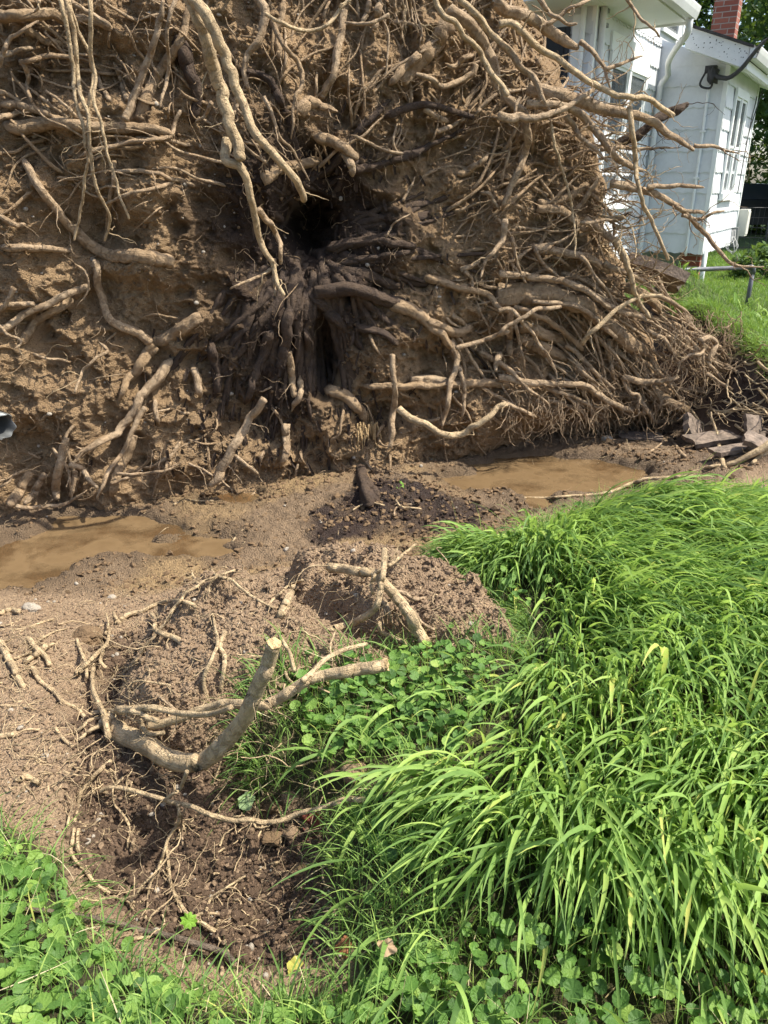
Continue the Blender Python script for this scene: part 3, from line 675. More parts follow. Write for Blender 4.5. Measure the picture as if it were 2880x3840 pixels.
# ------------------------------------------------------------------ roots of the plate
# kind p pale, m muddy, w earthy, d rotten ; frame ; diameter start, end ; distance in front of the earth start, end ; points
WR = '''
p A 30 15 .55 .42 : 375 0 400 120 430 250 450 400 455 560 495 720 535 900 545 1000 525 1150 500 1320 455 1500
p A 34 17 .52 .42 : 400 -20 440 100 465 230 475 400 490 560 540 680 555 800 570 1000 590 1130 640 1250 680 1370 650 1500
p A 30 15 .56 .45 : 565 -10 560 200 572 370 600 480 585 620 630 780 660 930 710 1080 750 1220 805 1370
p A 26 18 .50 .46 : 425 0 480 180 545 300 570 400 575 500 555 620 545 720 550 900
p A 20 8 .55 .5 : 250 0 230 50 190 80 140 100
m A 30 22 .48 .44 : 1095 -10 1050 130 1045 330 1050 450 1010 600 990 670
p F 36 26 .75 .62 : 408 -10 438 60 455 130 478 200 495 260 513 310 518 345
p F 22 10 .62 .52 : 490 300 487 345 520 362 540 420 553 470 560 510 575 545 590 570 600 610 615 638
p F 16 8 .60 .52 : 556 450 585 485 602 520 604 570
p F 9 4 .54 .5 : 587 583 570 592 540 605 515 615 497 625
p F 12 5 .56 .5 : 590 560 592 600 592 640
p F 28 16 .82 .72 : 414 -10 445 30 478 100 500 160 520 215 550 280 590 330 630 380 659 430
w A 115 60 .03 .02 : -20 800 150 790 350 765 600 785 800 800 950 800 1060 830
w A 85 50 .14 .06 : -20 110 150 90 300 90 420 120 600 130 690 170
w A 45 35 .16 .1 : 420 0 520 60 620 120 690 160
w A 40 24 .24 .2 : -10 410 20 330 60 240 130 200 240 130
w A 55 35 .04 .04 : 170 190 260 240 400 280 520 330
w A 42 30 .12 .1 : 0 360 60 330 140 310 230 300
w A 46 30 .12 .1 : 130 390 230 365 330 350 430 350 490 370
m A 38 20 .14 .1 : 150 400 170 480 180 570 200 640
m A 52 45 .10 .04 : -20 655 100 650 200 680 300 710
m A 40 30 .12 .05 : -20 740 80 715 180 690
m A 36 26 .14 .05 : -20 560 60 600 150 650
m A 52 38 .12 .18 : 780 740 830 620 890 450 960 270 990 150 1015 -10
w A 85 45 .03 .05 : 870 745 910 600 950 500 1030 400 1100 290 1150 180 1170 50
w A 34 22 .06 .05 : 700 650 640 550 600 440
w A 44 26 .04 .04 : 790 620 760 500 700 380
m A 56 64 .06 .04 : 120 950 170 1040 240 1160 330 1280 420 1400 480 1450
w A 80 88 .03 .03 : 470 1440 560 1520 650 1580 800 1600 950 1600 1080 1640
d A 88 60 .02 .0 : 1060 1630 1150 1650 1250 1655 1350 1690
m A 34 28 .09 .05 : 490 975 600 930 700 910 850 880 1040 855 1085 770 1130 680
m A 28 34 .05 .03 : 720 1070 850 1070 960 1070 1100 1120 1240 1170
m A 62 40 .04 .02 : -20 1535 150 1540 350 1550 460 1560
m A 46 34 .07 .04 : -20 1330 60 1385 180 1410
w A 36 26 .05 .04 : 710 1000 700 1130 680 1290 650 1480
d A 120 80 .02 .02 : 1120 260 1150 380 1200 500 1220 620 1190 720 1180 820
w A 42 50 .06 .05 : 1300 0 1340 60 1400 120 1420 130
w A 34 20 .22 .15 : 1310 640 1270 720 1210 755
m A 42 30 .1 .06 : 1480 600 1450 700 1420 760
m B 66 26 .16 .10 : 110 -10 155 60 150 130 110 250 40 350 25 480 60 600
p B 26 22 .42 .5 : 160 90 240 130 380 190 490 180 550 150 600 90 690 -10
w B 44 18 .22 .22 : 200 140 270 280 350 380 385 460 370 560 340 600 318 870
m B 50 46 .10 .08 : 640 60 628 200 610 330 590 430 540 540 510 610
m B 26 22 .3 .25 : 930 90 850 130 770 150 655 140
w B 60 50 .04 .04 : 270 -10 255 100 220 200 250 330 260 410
w B 56 36 .12 .06 : 760 0 720 60 680 130
w B 54 36 .12 .05 : 870 -10 850 120 820 230
w B 40 30 .12 .05 : 810 -10 780 100 760 160
p B 18 7 .4 .35 : 960 -10 970 100 1005 190 1020 240
p B 16 6 .45 .4 : 1080 -10 1100 110 1130 190 1110 330
p B 16 6 .42 .35 : 1010 -10 1015 120 1005 200 1030 300
p B 14 6 .5 .4 : 1060 -10 1075 110 1120 180 1140 240
w B 125 95 .04 .02 : 1300 140 1200 290 1100 400 1000 520
w B 66 44 .10 .06 : 1110 350 1040 400 980 470 910 550
w B 58 50 .04 .04 : 1150 520 1060 560 980 590
w B 50 36 .06 .05 : 1180 575 1120 610 1080 640
w B 90 60 .02 .02 : 980 260 920 350 880 450
w B 80 70 .02 .02 : 1500 430 1450 550 1400 640
m B 46 34 .12 .08 : 1470 400 1430 470 1350 510 1260 540 1200 500 1100 470
m B 40 28 .12 .08 : 1460 340 1400 360 1330 410 1260 380
m B 80 70 .30 .25 : 1300 60 1420 150 1500 250 1560 360 1590 480 1660 620
m C 62 40 .25 .12 : 0 590 60 640 130 690 160 760 165 870 140 1000 100 1080 60 1160 30 1240 0 1330
p F 20 8 .1 .2 : 1082 760 1070 800
p E 46 14 .22 .34 : 1650 -120 1640 -20 1590 60 1530 130 1493 235
p B 38 36 .48 .5 : 1205 -10 1260 80 1350 150 1400 230 1490 310 1540 430 1665 590
p B 40 40 .45 .5 : 1370 -10 1480 100 1560 200 1670 310
m C 82 64 .42 .4 : -40 20 60 80 180 110 280 170 380 240 470 295
p C 46 34 .55 .62 : -20 150 60 150 120 190 180 260 270 320 350 370 430 430 520 490 600 530 700 590 800 600 930 625 1000 680 1070 715
m C 40 14 .45 .5 : 490 260 560 310 610 380 650 440 670 520 690 570
p C 34 18 .45 .6 : 240 -10 300 80 370 110 420 150 470 150
m C 36 24 .45 .5 : 230 170 350 110 420 50 500 20 560 -10
p C 26 12 .75 .8 : 780 -10 820 50 870 120 930 170 980 230
m C 48 34 .5 .42 : 0 260 60 330 110 420 200 490 250 570 280 650 330 710
m C 92 42 .3 .45 : 170 540 350 590 500 620 650 680 800 710 900 740 980 780 1060 840 1150 900 1200 930
m C 30 10 .45 .5 : 1200 910 1300 905 1400 940 1490 965
m C 62 30 .45 .5 : -20 720 180 735 330 700 430 650 520 590 620 520
m C 60 40 .42 .5 : 160 650 280 650 380 660 480 700 560 780 640 880 720 980 810 1040 880 1062
d C 70 66 .15 .35 : 720 900 850 840 950 760 1050 700 1165 640
m C 28 14 .55 .6 : 650 430 740 400 820 370 880 350
m C 40 22 .45 .4 : 400 720 450 780 500 860 580 930 660 1010
p C 36 22 .6 .55 : 800 670 815 800 830 900 840 1000 845 1120 870 1230 920 1350 980 1480 1040 1610
m C 58 16 .3 .6 : 680 1140 850 1180 950 1200 1060 1260 1110 1290 1160 1340 1220 1400 1290 1490 1350 1560 1420 1630 1490 1655 1640 1660
m C 36 26 .45 .5 : 900 1160 1000 1160 1100 1150 1180 1155 1260 1165
m C 34 26 .5 .55 : 1090 1290 1150 1320 1270 1320
m C 26 18 .5 .55 : 1130 1340 1220 1360 1300 1330 1385 1310
d C 32 12 .3 .35 : 620 930 750 920 850 925 1110 915
m C 30 18 .3 .3 : 490 1385 600 1380 700 1365
d C 42 30 .2 .25 : 680 1380 750 1350 820 1320
p C 26 14 .42 .3 : 110 600 90 650 85 700 100 790 60 880 40 960 10 1090 0 1160
p C 24 9 .4 .4 : 300 760 320 830 335 930 380 1060 420 1200 445 1350 460 1500 465 1600
w C 40 30 .08 .1 : 460 1310 530 1220 590 1140 625 1050
w C 56 44 .06 .06 : 230 1290 370 1310 440 1370 520 1420 590 1390
w C 68 46 .04 .04 : 240 1280 400 1230 540 1150
m C 56 48 .10 .1 : 160 1520 300 1560 400 1570 560 1610 680 1690
m C 54 36 .14 .25 : 520 1360 590 1400 680 1480 740 1560 790 1670
m G 46 24 .16 .2 : 640 140 700 180 820 220 900 270 960 330 1050 380 1150 440 1180 500
p G 44 28 .25 .3 : 700 -20 770 110 810 230 840 370 890 440 918 492
m G 52 32 .14 .22 : -20 215 120 220 250 240 350 245 480 290 560 330 640 390 720 430 830 470 945 512
w G 150 70 .04 .1 : -30 345 150 340 350 350 480 400 600 470 720 570 850 680 960 750
m G 30 42 .14 .2 : 190 380 350 390 460 405 560 465 650 550 720 600
p G 34 26 .3 .25 : 505 645 560 580 640 510 720 430 800 380 880 345 1000 350
m G 32 20 .16 .2 : -20 435 60 435 130 510 200 590 260 680 300 750 350 870
p G 30 26 .3 .2 : -20 590 100 500 200 440 300 420 370 410
w G 40 36 .1 .1 : 80 420 220 470 330 530 430 610 520 700
m G 34 24 .14 .2 : 400 650 500 740 600 840 700 930
w G 86 70 .03 .05 : 120 520 300 600 430 640
w G 90 80 .02 .05 : 120 600 300 700 480 760
m G 50 38 .14 .2 : -20 862 90 870 200 890 380 890 500 900 580 940 650 990 720 1030 850 1070 950 1080
m G 36 18 .16 .15 : -20 750 80 840 160 920 250 980 310 1040
w G 34 20 .1 .15 : 250 910 350 950 480 990 570 1030 650 1050
w G 42 18 .12 .15 : 680 610 670 720 690 820 710 870
m G 46 34 .25 .3 : 755 860 850 880 950 880 1030 870 1110 855
w G 70 50 .1 .2 : 930 920 1050 1010 1180 1080 1290 1150
m G 36 44 .45 .35 : 1235 615 1300 605 1335 640 1320 690 1290 740
p G 26 16 .4 .45 : 1255 640 1250 700 1180 720 1100 775
p G 24 10 .4 .3 : 1250 700 1255 800 1265 860
m G 34 28 .15 .2 : 900 565 990 600 1050 670 1095 730
m G 38 26 .25 .3 : 1400 790 1500 850 1580 900 1670 960
m G 42 40 .05 .0 : 1550 950 1600 1000 1670 1060
w G 28 22 .25 .3 : 850 950 900 1050 960 1130 1060 1130 1170 1100
w G 26 20 .25 .3 : 750 860 800 950 860 970 850 1060 870 1130
w G 56 40 .06 .06 : 50 440 55 600 60 760
w G 28 16 .12 .12 : 90 520 120 680 150 820
w G 90 66 .05 .08 : 700 230 760 310 830 420 860 500
w G 66 50 .1 .12 : 780 290 900 350 980 430 1000 460
p G 26 12 .2 .2 : 60 -20 90 120 120 200 155 265
w G 30 18 .15 .15 : 210 50 260 150 320 200 370 250
w G 32 20 .2 .2 : 500 100 560 200 640 300 700 400
m G 28 22 .35 .3 : 1280 830 1350 880 1430 930 1480 1010 1480 1120 1450 1210
w G 60 40 .1 .15 : 1290 900 1350 990 1390 950
m G 34 22 .2 .15 : 0 1010 60 1030 150 1070 220 1100
w E 56 34 .04 .1 : 1110 230 1220 250 1350 290 1480 320 1570 360 1610 420 1670 440
w E 90 50 .03 .06 : 960 400 1050 425 1100 450 1180 520 1250 590 1330 680
m E 46 34 .08 .16 : 1300 630 1340 690 1357 750 1320 870 1290 1000 1265 1160
d E 120 100 .02 .02 : 480 320 700 310 850 360 980 400
w E 76 60 .03 .04 : 1180 510 1280 550 1380 580 1450 510
m E 42 46 .16 .2 : 950 720 960 880 960 1000 950 1130 935 1290
p E 46 34 .38 .5 : 990 1040 1060 1110 1150 1150 1250 1200 1370 1215 1450 1160 1550 1100 1600 1040 1670 1022
p E 30 28 .25 .3 : 1340 672 1450 640 1560 610 1670 570
w E 84 60 .03 .03 : 1040 820 1150 800 1270 830
w E 60 50 .05 .04 : 1060 870 1180 860 1300 890
w E 46 60 .08 .04 : 750 900 900 915 1100 910 1280 905 1450 890 1670 895
w E 38 22 .1 .1 : 1360 790 1390 900 1390 1010 1370 1130
w E 40 36 .1 .1 : 1470 680 1560 740 1670 800
w E 36 22 .1 .1 : 1370 190 1430 160 1490 130
w E 30 18 .1 .1 : 1400 190 1440 240 1450 300
w E 70 40 .02 .04 : 1390 440 1440 370 1500 300
d E 86 60 .04 .03 : 300 400 290 550 262 720 240 860
d E 74 50 .04 .04 : 205 540 150 700 90 850 30 1020
d E 60 44 .05 .04 : 400 540 425 700 430 830
w E 66 40 .04 .05 : 290 700 320 850 340 980
d E 50 40 .06 .05 : 380 840 370 960 320 1070
d E 100 70 .03 .03 : 370 250 480 370 590 480 690 590
d E 60 50 .04 .04 : 720 540 850 560 980 640
w E 60 40 .06 .06 : 900 530 960 620 1005 710
w E 90 76 .04 .05 : 520 920 660 970 740 1060 780 1170
d E 46 30 .06 .08 : 200 1010 260 1080 240 1150
w E 54 40 .08 .1 : 280 1150 290 1300 250 1420
d E 70 50 .04 .03 : 540 560 570 700 640 820
d B 120 84 .06 .04 : 100 1150 200 1200 262 1290 250 1420
w B 100 30 .14 .22 : 370 700 440 640 520 655 610 690
w B 90 60 .08 .16 : 430 840 540 870 640 920 735 975
w B 60 40 .12 .16 : 640 950 690 1030 700 1100
d B 70 10 .06 .1 : 1000 980 1100 940 1250 880 1370 820 1455 780
d B 60 50 .06 .05 : 720 1065 850 1030 1000 990 1110 950
d B 52 34 .10 .08 : 880 730 1000 690 1100 660 1200 650 1300 690 1450 730
w B 42 34 .1 .08 : 1150 680 1210 720 1290 755
m B 24 18 .12 .1 : 690 845 800 890 900 930 1010 950
m B 42 26 .1 .1 : 1200 825 1290 800 1370 760 1400 735
w B 62 30 .06 .08 : 1330 1090 1420 1060 1500 1010 1550 960
m B 32 26 .12 .1 : 1480 1190 1550 1210 1580 1260 1610 1295
m B 30 14 .16 .14 : 150 600 200 720 250 850 320 930 380 1030 430 1130
w B 22 12 .2 .2 : 1015 1250 1050 1180 1085 1095
d B 90 70 .05 .08 : 1190 1270 1300 1295 1400 1330
w B 90 60 .02 .02 : 130 1100 250 1050 400 1010 530 990
m B 16 8 .2 .2 : 908 1475 960 1390 1060 1330
d B 80 50 .03 .02 : 530 1540 700 1510 900 1510 1100 1530
d B 60 40 .03 .02 : 690 1610 900 1590 1080 1560
d B 50 60 .06 .05 : 0 450 100 460 180 500 240 590 270 690
d B 50 30 .06 .08 : 810 480 850 560 860 640
m D 50 66 .07 .05 : 600 130 605 250 630 350 680 480 760 545 870 590 940 640
w D 84 90 .03 .02 : 930 640 1050 600 1150 540 1290 450
w D 92 44 .04 .08 : 960 650 870 780 790 880 720 1015
m D 84 34 .05 .14 : 1090 720 980 850 880 970 820 1090 740 1190 600 1260 500 1330 440 1390
m D 42 26 .14 .2 : 900 1040 830 1170 780 1300 700 1400 650 1500 605 1605
w D 70 60 .06 .1 : 830 1220 780 1350 720 1470 680 1620
m D 46 52 .08 .05 : 550 290 430 330 300 400 150 460 50 540 -20 590
w D 56 60 .03 .02 : 450 370 330 440 230 500 180 580 120 640
m D 38 26 .14 .1 : 85 300 40 400 -10 470
m D 38 34 .06 .05 : 210 400 100 400 -20 415
w D 60 40 .03 .03 : 980 210 920 280 900 340
m D 18 10 .12 .14 : 465 145 530 210 550 290 520 370 480 415
p D 22 16 .1 .2 : 610 640 668 690 600 730 530 790 490 870 460 950
p D 20 16 .1 .12 : 190 705 300 740 380 745 440 765
m D 54 66 .40 .28 : 1640 990 1560 1110 1490 1220 1430 1330 1370 1450 1320 1540
w D 60 30 .06 .12 : 1150 930 1060 1000 1005 1070
m D 36 40 .08 .1 : 960 980 970 1080 990 1160
d D 80 60 .05 .05 : 1310 600 1330 750 1350 880 1330 1000
d D 70 50 .06 .1 : 1160 1070 1110 1160 1080 1240
w D 60 46 .06 .1 : 1190 760 1230 870 1240 980
d D 70 44 .06 .12 : 1300 1150 1280 1270 1200 1340
w D 60 70 .16 .22 : 200 1440 140 1530 60 1660
w D 40 44 .16 .22 : 280 1460 220 1560 150 1650
m D 40 66 .16 .2 : 410 1230 380 1360 350 1520 355 1620
p D 40 24 .2 .34 : 440 1390 510 1430 560 1500 605 1535
m D 26 14 .14 .24 : 330 1310 390 1370 430 1450 435 1560
m H 30 16 .3 .2 : 110 160 180 172 250 170 390 155 470 110 540 60
m D 26 18 .14 .2 : 690 1510 800 1475 900 1460
m D 24 20 .18 .2 : 730 1455 900 1455 1050 1430 1100 1395
m D 18 12 .16 .3 : 1180 1390 1280 1440 1380 1500 1450 1560
p D 26 22 .3 .36 : 1470 1340 1530 1395 1605 1460
p D 22 14 .14 .2 : -10 540 60 590 130 630 90 680
w D 44 34 .1 .15 : 470 1430 460 1500 440 1600
m D 22 12 .18 .25 : 0 1540 60 1500 90 1460 150 1430
'''
def wander(p, d, length, n, curl, droop, rng):
    P = [p]; d = d / np.linalg.norm(d)
    for k in range(n):
        d = d + rng.normal(0, curl, 3); d[2] -= droop; d /= np.linalg.norm(d); P.append(P[-1] + d * length / n)
    return np.array(P)
ROOTS = []
ALLC = []
for ln in WR.strip().splitlines():
    a, b = ln.split(':'); a = a.split(); p_, s_ = fr_px(a[1], [float(v) for v in b.split()]); ALLC.append((bezline(p_, 40), max(float(a[2]), float(a[3])) * s_))
def joined(p, me):
    return any(i_ != me and np.min(np.linalg.norm(C_ - p, axis=1)) < 14 + w_ * .45 for i_, (C_, w_) in enumerate(ALLC))
for li, ln in enumerate(WR.strip().splitlines()):
    a, b = ln.split(':'); a = a.split()
    pts, s = fr_px(a[1], [float(v) for v in b.split()])
    w0, w1 = float(a[2]) * s, float(a[3]) * s
    len_ = np.linalg.norm(np.diff(pts, axis=0), axis=1).sum()
    if a[0] in 'wdm' and max(float(a[4]), float(a[5])) < .13 and len_ < 3.6 * max(w0, w1): continue
    n = max(12, int(len_ / 6))
    C = bezline(pts, n); tt = np.linspace(0, 1, n)
    sd = len(ROOTS) * 1.37
    jit = 4.5 + .09 * min(w0, 60)
    C[:, 0] += jit * fbm(tt * n / 7, tt * 0 + sd, 0, 301, 2); C[:, 1] += jit * fbm(tt * n / 7, tt * 0 + sd, 5, 311, 2)
    H, D, T = hit_wall(C[:, 0], C[:, 1])
    # smooth the depth along the root so it bridges hollows
    k = max(3, n // 7) | 1; Tp = np.pad(T, k, mode='edge')
    Tm = np.min(np.stack([Tp[i_:len(Tp) - 2 * (k // 2) + i_] for i_ in range(2 * (k // 2) + 1)]), 0); Tm = np.pad(Tm, k, mode='edge'); Ts = np.convolve(Tm, np.ones(k) / k, 'same')
    c_ = (len(Ts) - n) // 2; Ts = Ts[c_:c_ + n]
    off = np.interp(tt, [0, 1], [float(a[4]), float(a[5])])
    deep = float(a[4]) < .16
    Tt = Ts + (.012 if deep else 0)
    Tt = Tt - off - .02 * fbm(tt * 6, tt * 0 + sd, 2, 5, 2)
    wpx = np.interp(tt, [0, 1], [w0, w1])
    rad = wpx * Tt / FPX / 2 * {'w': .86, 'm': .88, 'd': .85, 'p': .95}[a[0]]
    P = CAM + D * Tt[:, None]
    end = np.ones(n); end[-1] = .7
    if float(a[5]) >= .13 and a[0] != 'p': end = end * (1 - .42 * sstep(.82, 1, tt))
    arc = np.concatenate([[0], np.cumsum(np.linalg.norm(np.diff(P, axis=0), axis=1))]); bl = min(rad.max() * 2.2 + .02, arc[-1] * .25)
    for dist, o_, ep in ((arc, float(a[4]), pts[0]), (arc[-1] - arc, float(a[5]), pts[-1])):
        if o_ < .13 and not joined(ep, li):
            e_ = sstep(bl, 0, dist); end = end * (1 - .7 * e_); Tt = Tt + e_ * (rad * .9 + o_ * .6)
    P = CAM + D * Tt[:, None]
    ROOTS.append(dict(kind=a[0], P=P, r=rad * end, D=D, area=(wpx.mean() * np.linalg.norm(np.diff(pts, axis=0), axis=1).sum()), off=off))
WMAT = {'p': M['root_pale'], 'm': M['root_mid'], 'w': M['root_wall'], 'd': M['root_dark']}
order = sorted(range(len(ROOTS)), key=lambda i: -ROOTS[i]['area'])
rest = MB(); rest2 = MB()
for rank, i in enumerate(order):
    q = ROOTS[i]
    sides = 18 if q['r'].mean() > .02 else 10
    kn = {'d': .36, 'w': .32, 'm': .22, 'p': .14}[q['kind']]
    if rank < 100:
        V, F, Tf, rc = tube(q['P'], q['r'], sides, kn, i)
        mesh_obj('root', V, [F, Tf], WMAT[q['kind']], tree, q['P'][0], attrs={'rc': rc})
    else:
        add_tube(rest, q['P'], q['r'], sides, kn, i)
# many lesser roots spreading from the stump over the face
rr_ = np.random.default_rng(99)
for c in range(620):
    u = rr_.random()
    if u < .50: px, py = rr_.uniform(1650, 2450), rr_.uniform(150, 1600)
    elif u < .72: px, py = rr_.uniform(850, 1900), rr_.uniform(-60, 750)
    elif u < .84: px, py = rr_.uniform(0, 800), rr_.uniform(0, 750)
    elif u < .93: px, py = rr_.uniform(0, 1500), rr_.uniform(1500, 1840)
    else: px, py = rr_.uniform(0, 2400), rr_.uniform(0, 1700)
    dx, dy = px - 1180, py - 950; dd = math.hypot(dx, dy) + 1
    a_ = math.atan2(dy, dx) + rr_.normal(0, .5); ln = rr_.uniform(90, 420) * (.6 if u > .84 else 1)
    k = 12; s_ = np.linspace(0, 1, k); crv = rr_.normal(0, .7); an = a_ + crv * s_ + .5 * fbm(s_ * 4, s_ * 0 + c, 0, 5, 2)
    X_ = px + np.concatenate([[0], np.cumsum(np.cos(an[:-1]) * ln / k)]); Y_ = py + np.concatenate([[0], np.cumsum(np.sin(an[:-1]) * ln / k)])
    H, D, T = hit_wall(X_, Y_)
    if (H[:, 0] > edge_x(H[:, 2]) - .03).any(): continue
    Ts = np.convolve(np.pad(T, 3, mode='edge'), np.ones(7) / 7, 'same')[3:-3]; of = rr_.uniform(.0, .10) * np.sin(s_ * np.pi * rr_.uniform(.5, 1.1)); T2 = np.minimum(T + .02, Ts) - of
    w_ = rr_.uniform(4, 17) * (1.15 if u < .5 else 1); rd = w_ * T2 / FPX / 2 * np.linspace(1, rr_.uniform(.3, .7), k)
    T2 = T2 + sstep(.2, 0, s_) * (.03 + rd)
    P = bezline(CAM + D * T2[:, None], 30)
    tgt = rest if rr_.random() < .5 else rest2
    add_tube(tgt, P, np.interp(np.linspace(0, 1, 30), s_, rd), 8, .3, c)
# long roots sweeping down to the right under the lawn edge
for c in range(190):
    px, py = rr_.uniform(2050, 2780), rr_.uniform(1020, 1520); ln = rr_.uniform(220, 620); k = 16; s_ = np.linspace(0, 1, k); a_ = rr_.uniform(.25, 1.0)
    an = a_ + rr_.normal(0, .35) * s_ + .45 * s_ + .35 * fbm(s_ * 4, s_ * 0 + c, 2, 5, 2)
    X_ = px + np.concatenate([[0], np.cumsum(np.cos(an[:-1]) * ln / k)]); Y_ = py + np.concatenate([[0], np.cumsum(np.sin(an[:-1]) * ln / k)])
    if Y_.max() > 1660 or X_.max() > 2960: continue
    if np.any(Y_ < np.interp(X_, [2440, 2560, 2700, 2830, 2960], [1000, 1160, 1270, 1370, 1480])): continue
    H, D, T = hit_wall(X_, Y_); T = np.minimum(T, 7.2); Ts = np.convolve(np.pad(T, 3, mode='edge'), np.ones(7) / 7, 'same')[3:-3]
    T2 = Ts - rr_.uniform(.02, .22) * np.sin(s_ * np.pi * rr_.uniform(.5, .9)); w_ = rr_.uniform(6, 22)
    P = bezline(CAM + D * T2[:, None], 36); add_tube(rest, P, np.linspace(1, .35, 36) * w_ * 6 / FPX / 2, 9, .25, c)
    for b in range(4):
        W2 = wander(P[rr_.integers(8, 35)], rr_.normal(0, .5, 3) + [.4, -.3, -.6], rr_.uniform(.08, .3), 9, .25, .05, rr_); add_tube(rest, W2, np.linspace(.003, .001, len(W2)), 5, 0, b, cap=False)
o = rest2.build('lesser_roots', M['root_wall'], tree, TREE_O, smooth=True); o['kind'] = 'stuff'
o = rest.build('thinner_roots', M['root_mid'], tree, TREE_O, smooth=True); o['kind'] = 'stuff'

# rootlets: side twigs off every root plus a mat of fine ones over the earth
twigs = {'p': MB(), 'm': MB(), 'w': MB(), 'd': MB()}
rng = np.random.default_rng(5)
for i, q in enumerate(ROOTS):
    L = np.linalg.norm(np.diff(q['P'], axis=0), axis=1).sum(); n = len(q['P'])
    outer = q['P'][:, 0] > 1.5
    cnt = int(L * (7 if q['P'][:, 0].mean() > 1.1 else 3.2) + 1)
    for c in range(cnt):
        j = int(rng.uniform(.08, 1) * (n - 1)); p = q['P'][j]; tan = q['P'][min(j + 1, n - 1)] - q['P'][max(j - 1, 0)]; tan /= np.linalg.norm(tan) + 1e-9
        side = np.cross(tan, rng.normal(0, 1, 3)); side /= np.linalg.norm(side) + 1e-9
        if side[1] > .2 and q['off'][0] < .2: side[1] *= -.4
        ln = rng.uniform(.06, .30) * (1.25 if p[0] > 1.3 else .9)
        r0 = min(q['r'][j] * .5, rng.uniform(.0018, .0065))
        W = wander(p, side + tan * rng.uniform(.2, 1.3), ln, 9, .35, .04, rng)
        kd = 'm' if q['kind'] == 'w' and rng.random() < .4 else q['kind']
        add_tube(twigs[kd], W, np.linspace(r0, r0 * .3, len(W)), 5, 0, c, cap=False)
        if rng.random() < .5:
            W2 = wander(W[5], W[6] - W[4] + rng.normal(0, .02, 3), ln * .6, 6, .4, .05, rng)
            add_tube(twigs[kd], W2, np.linspace(r0 * .5, r0 * .2, len(W2)), 4, 0, c, cap=False)
# fine mat
for c in range(3000):
    u = rng.random()
    if u < .38: px, py = rng.uniform(1750, 2480), rng.uniform(250, 1650)
    elif u < .55: px, py = rng.uniform(900, 2000), rng.uniform(0, 1000)
    elif u < .66: px, py = rng.uniform(0, 1600), rng.uniform(1650, 1850)
    elif u < .80: px, py = rng.uniform(2300, 2800), rng.uniform(1050, 1620)
    elif u < .86: px, py = rng.uniform(1850, 2500), rng.uniform(1500, 1640)
    else: px, py = rng.uniform(0, 2400), rng.uniform(0, 1700)
    H, D, T = hit_wall(np.array([px]), np.array([py])); p = H[0] - D[0] * rng.uniform(-.005, .05)
    if p[0] > edge_x(np.array([p[2]]))[0] + .05: continue
    a = rng.uniform(0, 2 * np.pi)
    d = np.array([math.cos(a), -.25 - .5 * (p[0] > 1.4), math.sin(a) * .7 - .5])
    ln = rng.uniform(.05, .26); r0 = rng.uniform(.0009, .0032)
    W = wander(p, d, ln, 9, .36, .08, rng)
    W[:, 1] = np.minimum(W[:, 1], wy(W[:, 0], W[:, 2]) - .002)
    kd = 'd' if abs(p[0] - CX) < .6 and p[2] < CZ + .3 and rng.random() < .6 else ('m' if rng.random() < .55 else 'w')
    add_tube(twigs[kd], W, np.linspace(r0, r0 * .4, len(W)), 4, 0, c, cap=False)
# hanging fringes under the right shoulder and along the foot
for c in range(470):
    if c < 260: px, py = rng.uniform(2480, 2800), rng.uniform(1160, 1440)
    else: px, py = rng.uniform(1900, 2650), rng.uniform(1480, 1600)
    H, D, T = hit_wall(np.array([px]), np.array([py])); p = CAM + D[0] * (min(T[0], 7.3) - rng.uniform(.05, .35))
    W = wander(p, np.array([rng.normal(0, .3), -.2, -1.0]), rng.uniform(.07, .32), 10, .33, .10, rng)
    r0 = rng.uniform(.0015, .005)
    add_tube(twigs['m'], W, np.linspace(r0, r0 * .4, len(W)), 5, 0, c, cap=False)
# spray of broken root ends past the right edge
for c in range(120):
    z = rng.uniform(.8, 2.4); x = edge_x(np.array([z]))[0] - rng.uniform(0, .25)
    p = np.array([x, wy(np.array([x]), np.array([z]))[0] + rng.uniform(-.25, .25), z])
    W = wander(p, np.array([1.0, -.3 + rng.normal(0, .3), rng.normal(-.05, .35)]), rng.uniform(.15, .62), 14, .22, .02, rng)
    r0 = rng.uniform(.002, .009); kd = 'p' if rng.random() < .45 else 'm'
    add_tube(twigs[kd], W, np.linspace(r0, r0 * .35, len(W)), 6, .1, c)
    for b in range(3):
        j = rng.integers(4, 13); W2 = wander(W[j], rng.normal(0, 1, 3), rng.uniform(.05, .2), 7, .35, .03, rng)
        add_tube(twigs[kd], W2, np.linspace(r0 * .5, r0 * .2, len(W2)), 4, 0, b, cap=False)
for kd, nm in (('p', 'pale_rootlets'), ('m', 'muddy_rootlets'), ('w', 'earthy_rootlets'), ('d', 'dark_rootlets')):
    o = twigs[kd].build(nm, WMAT[kd], tree, TREE_O, smooth=True); o['kind'] = 'stuff'

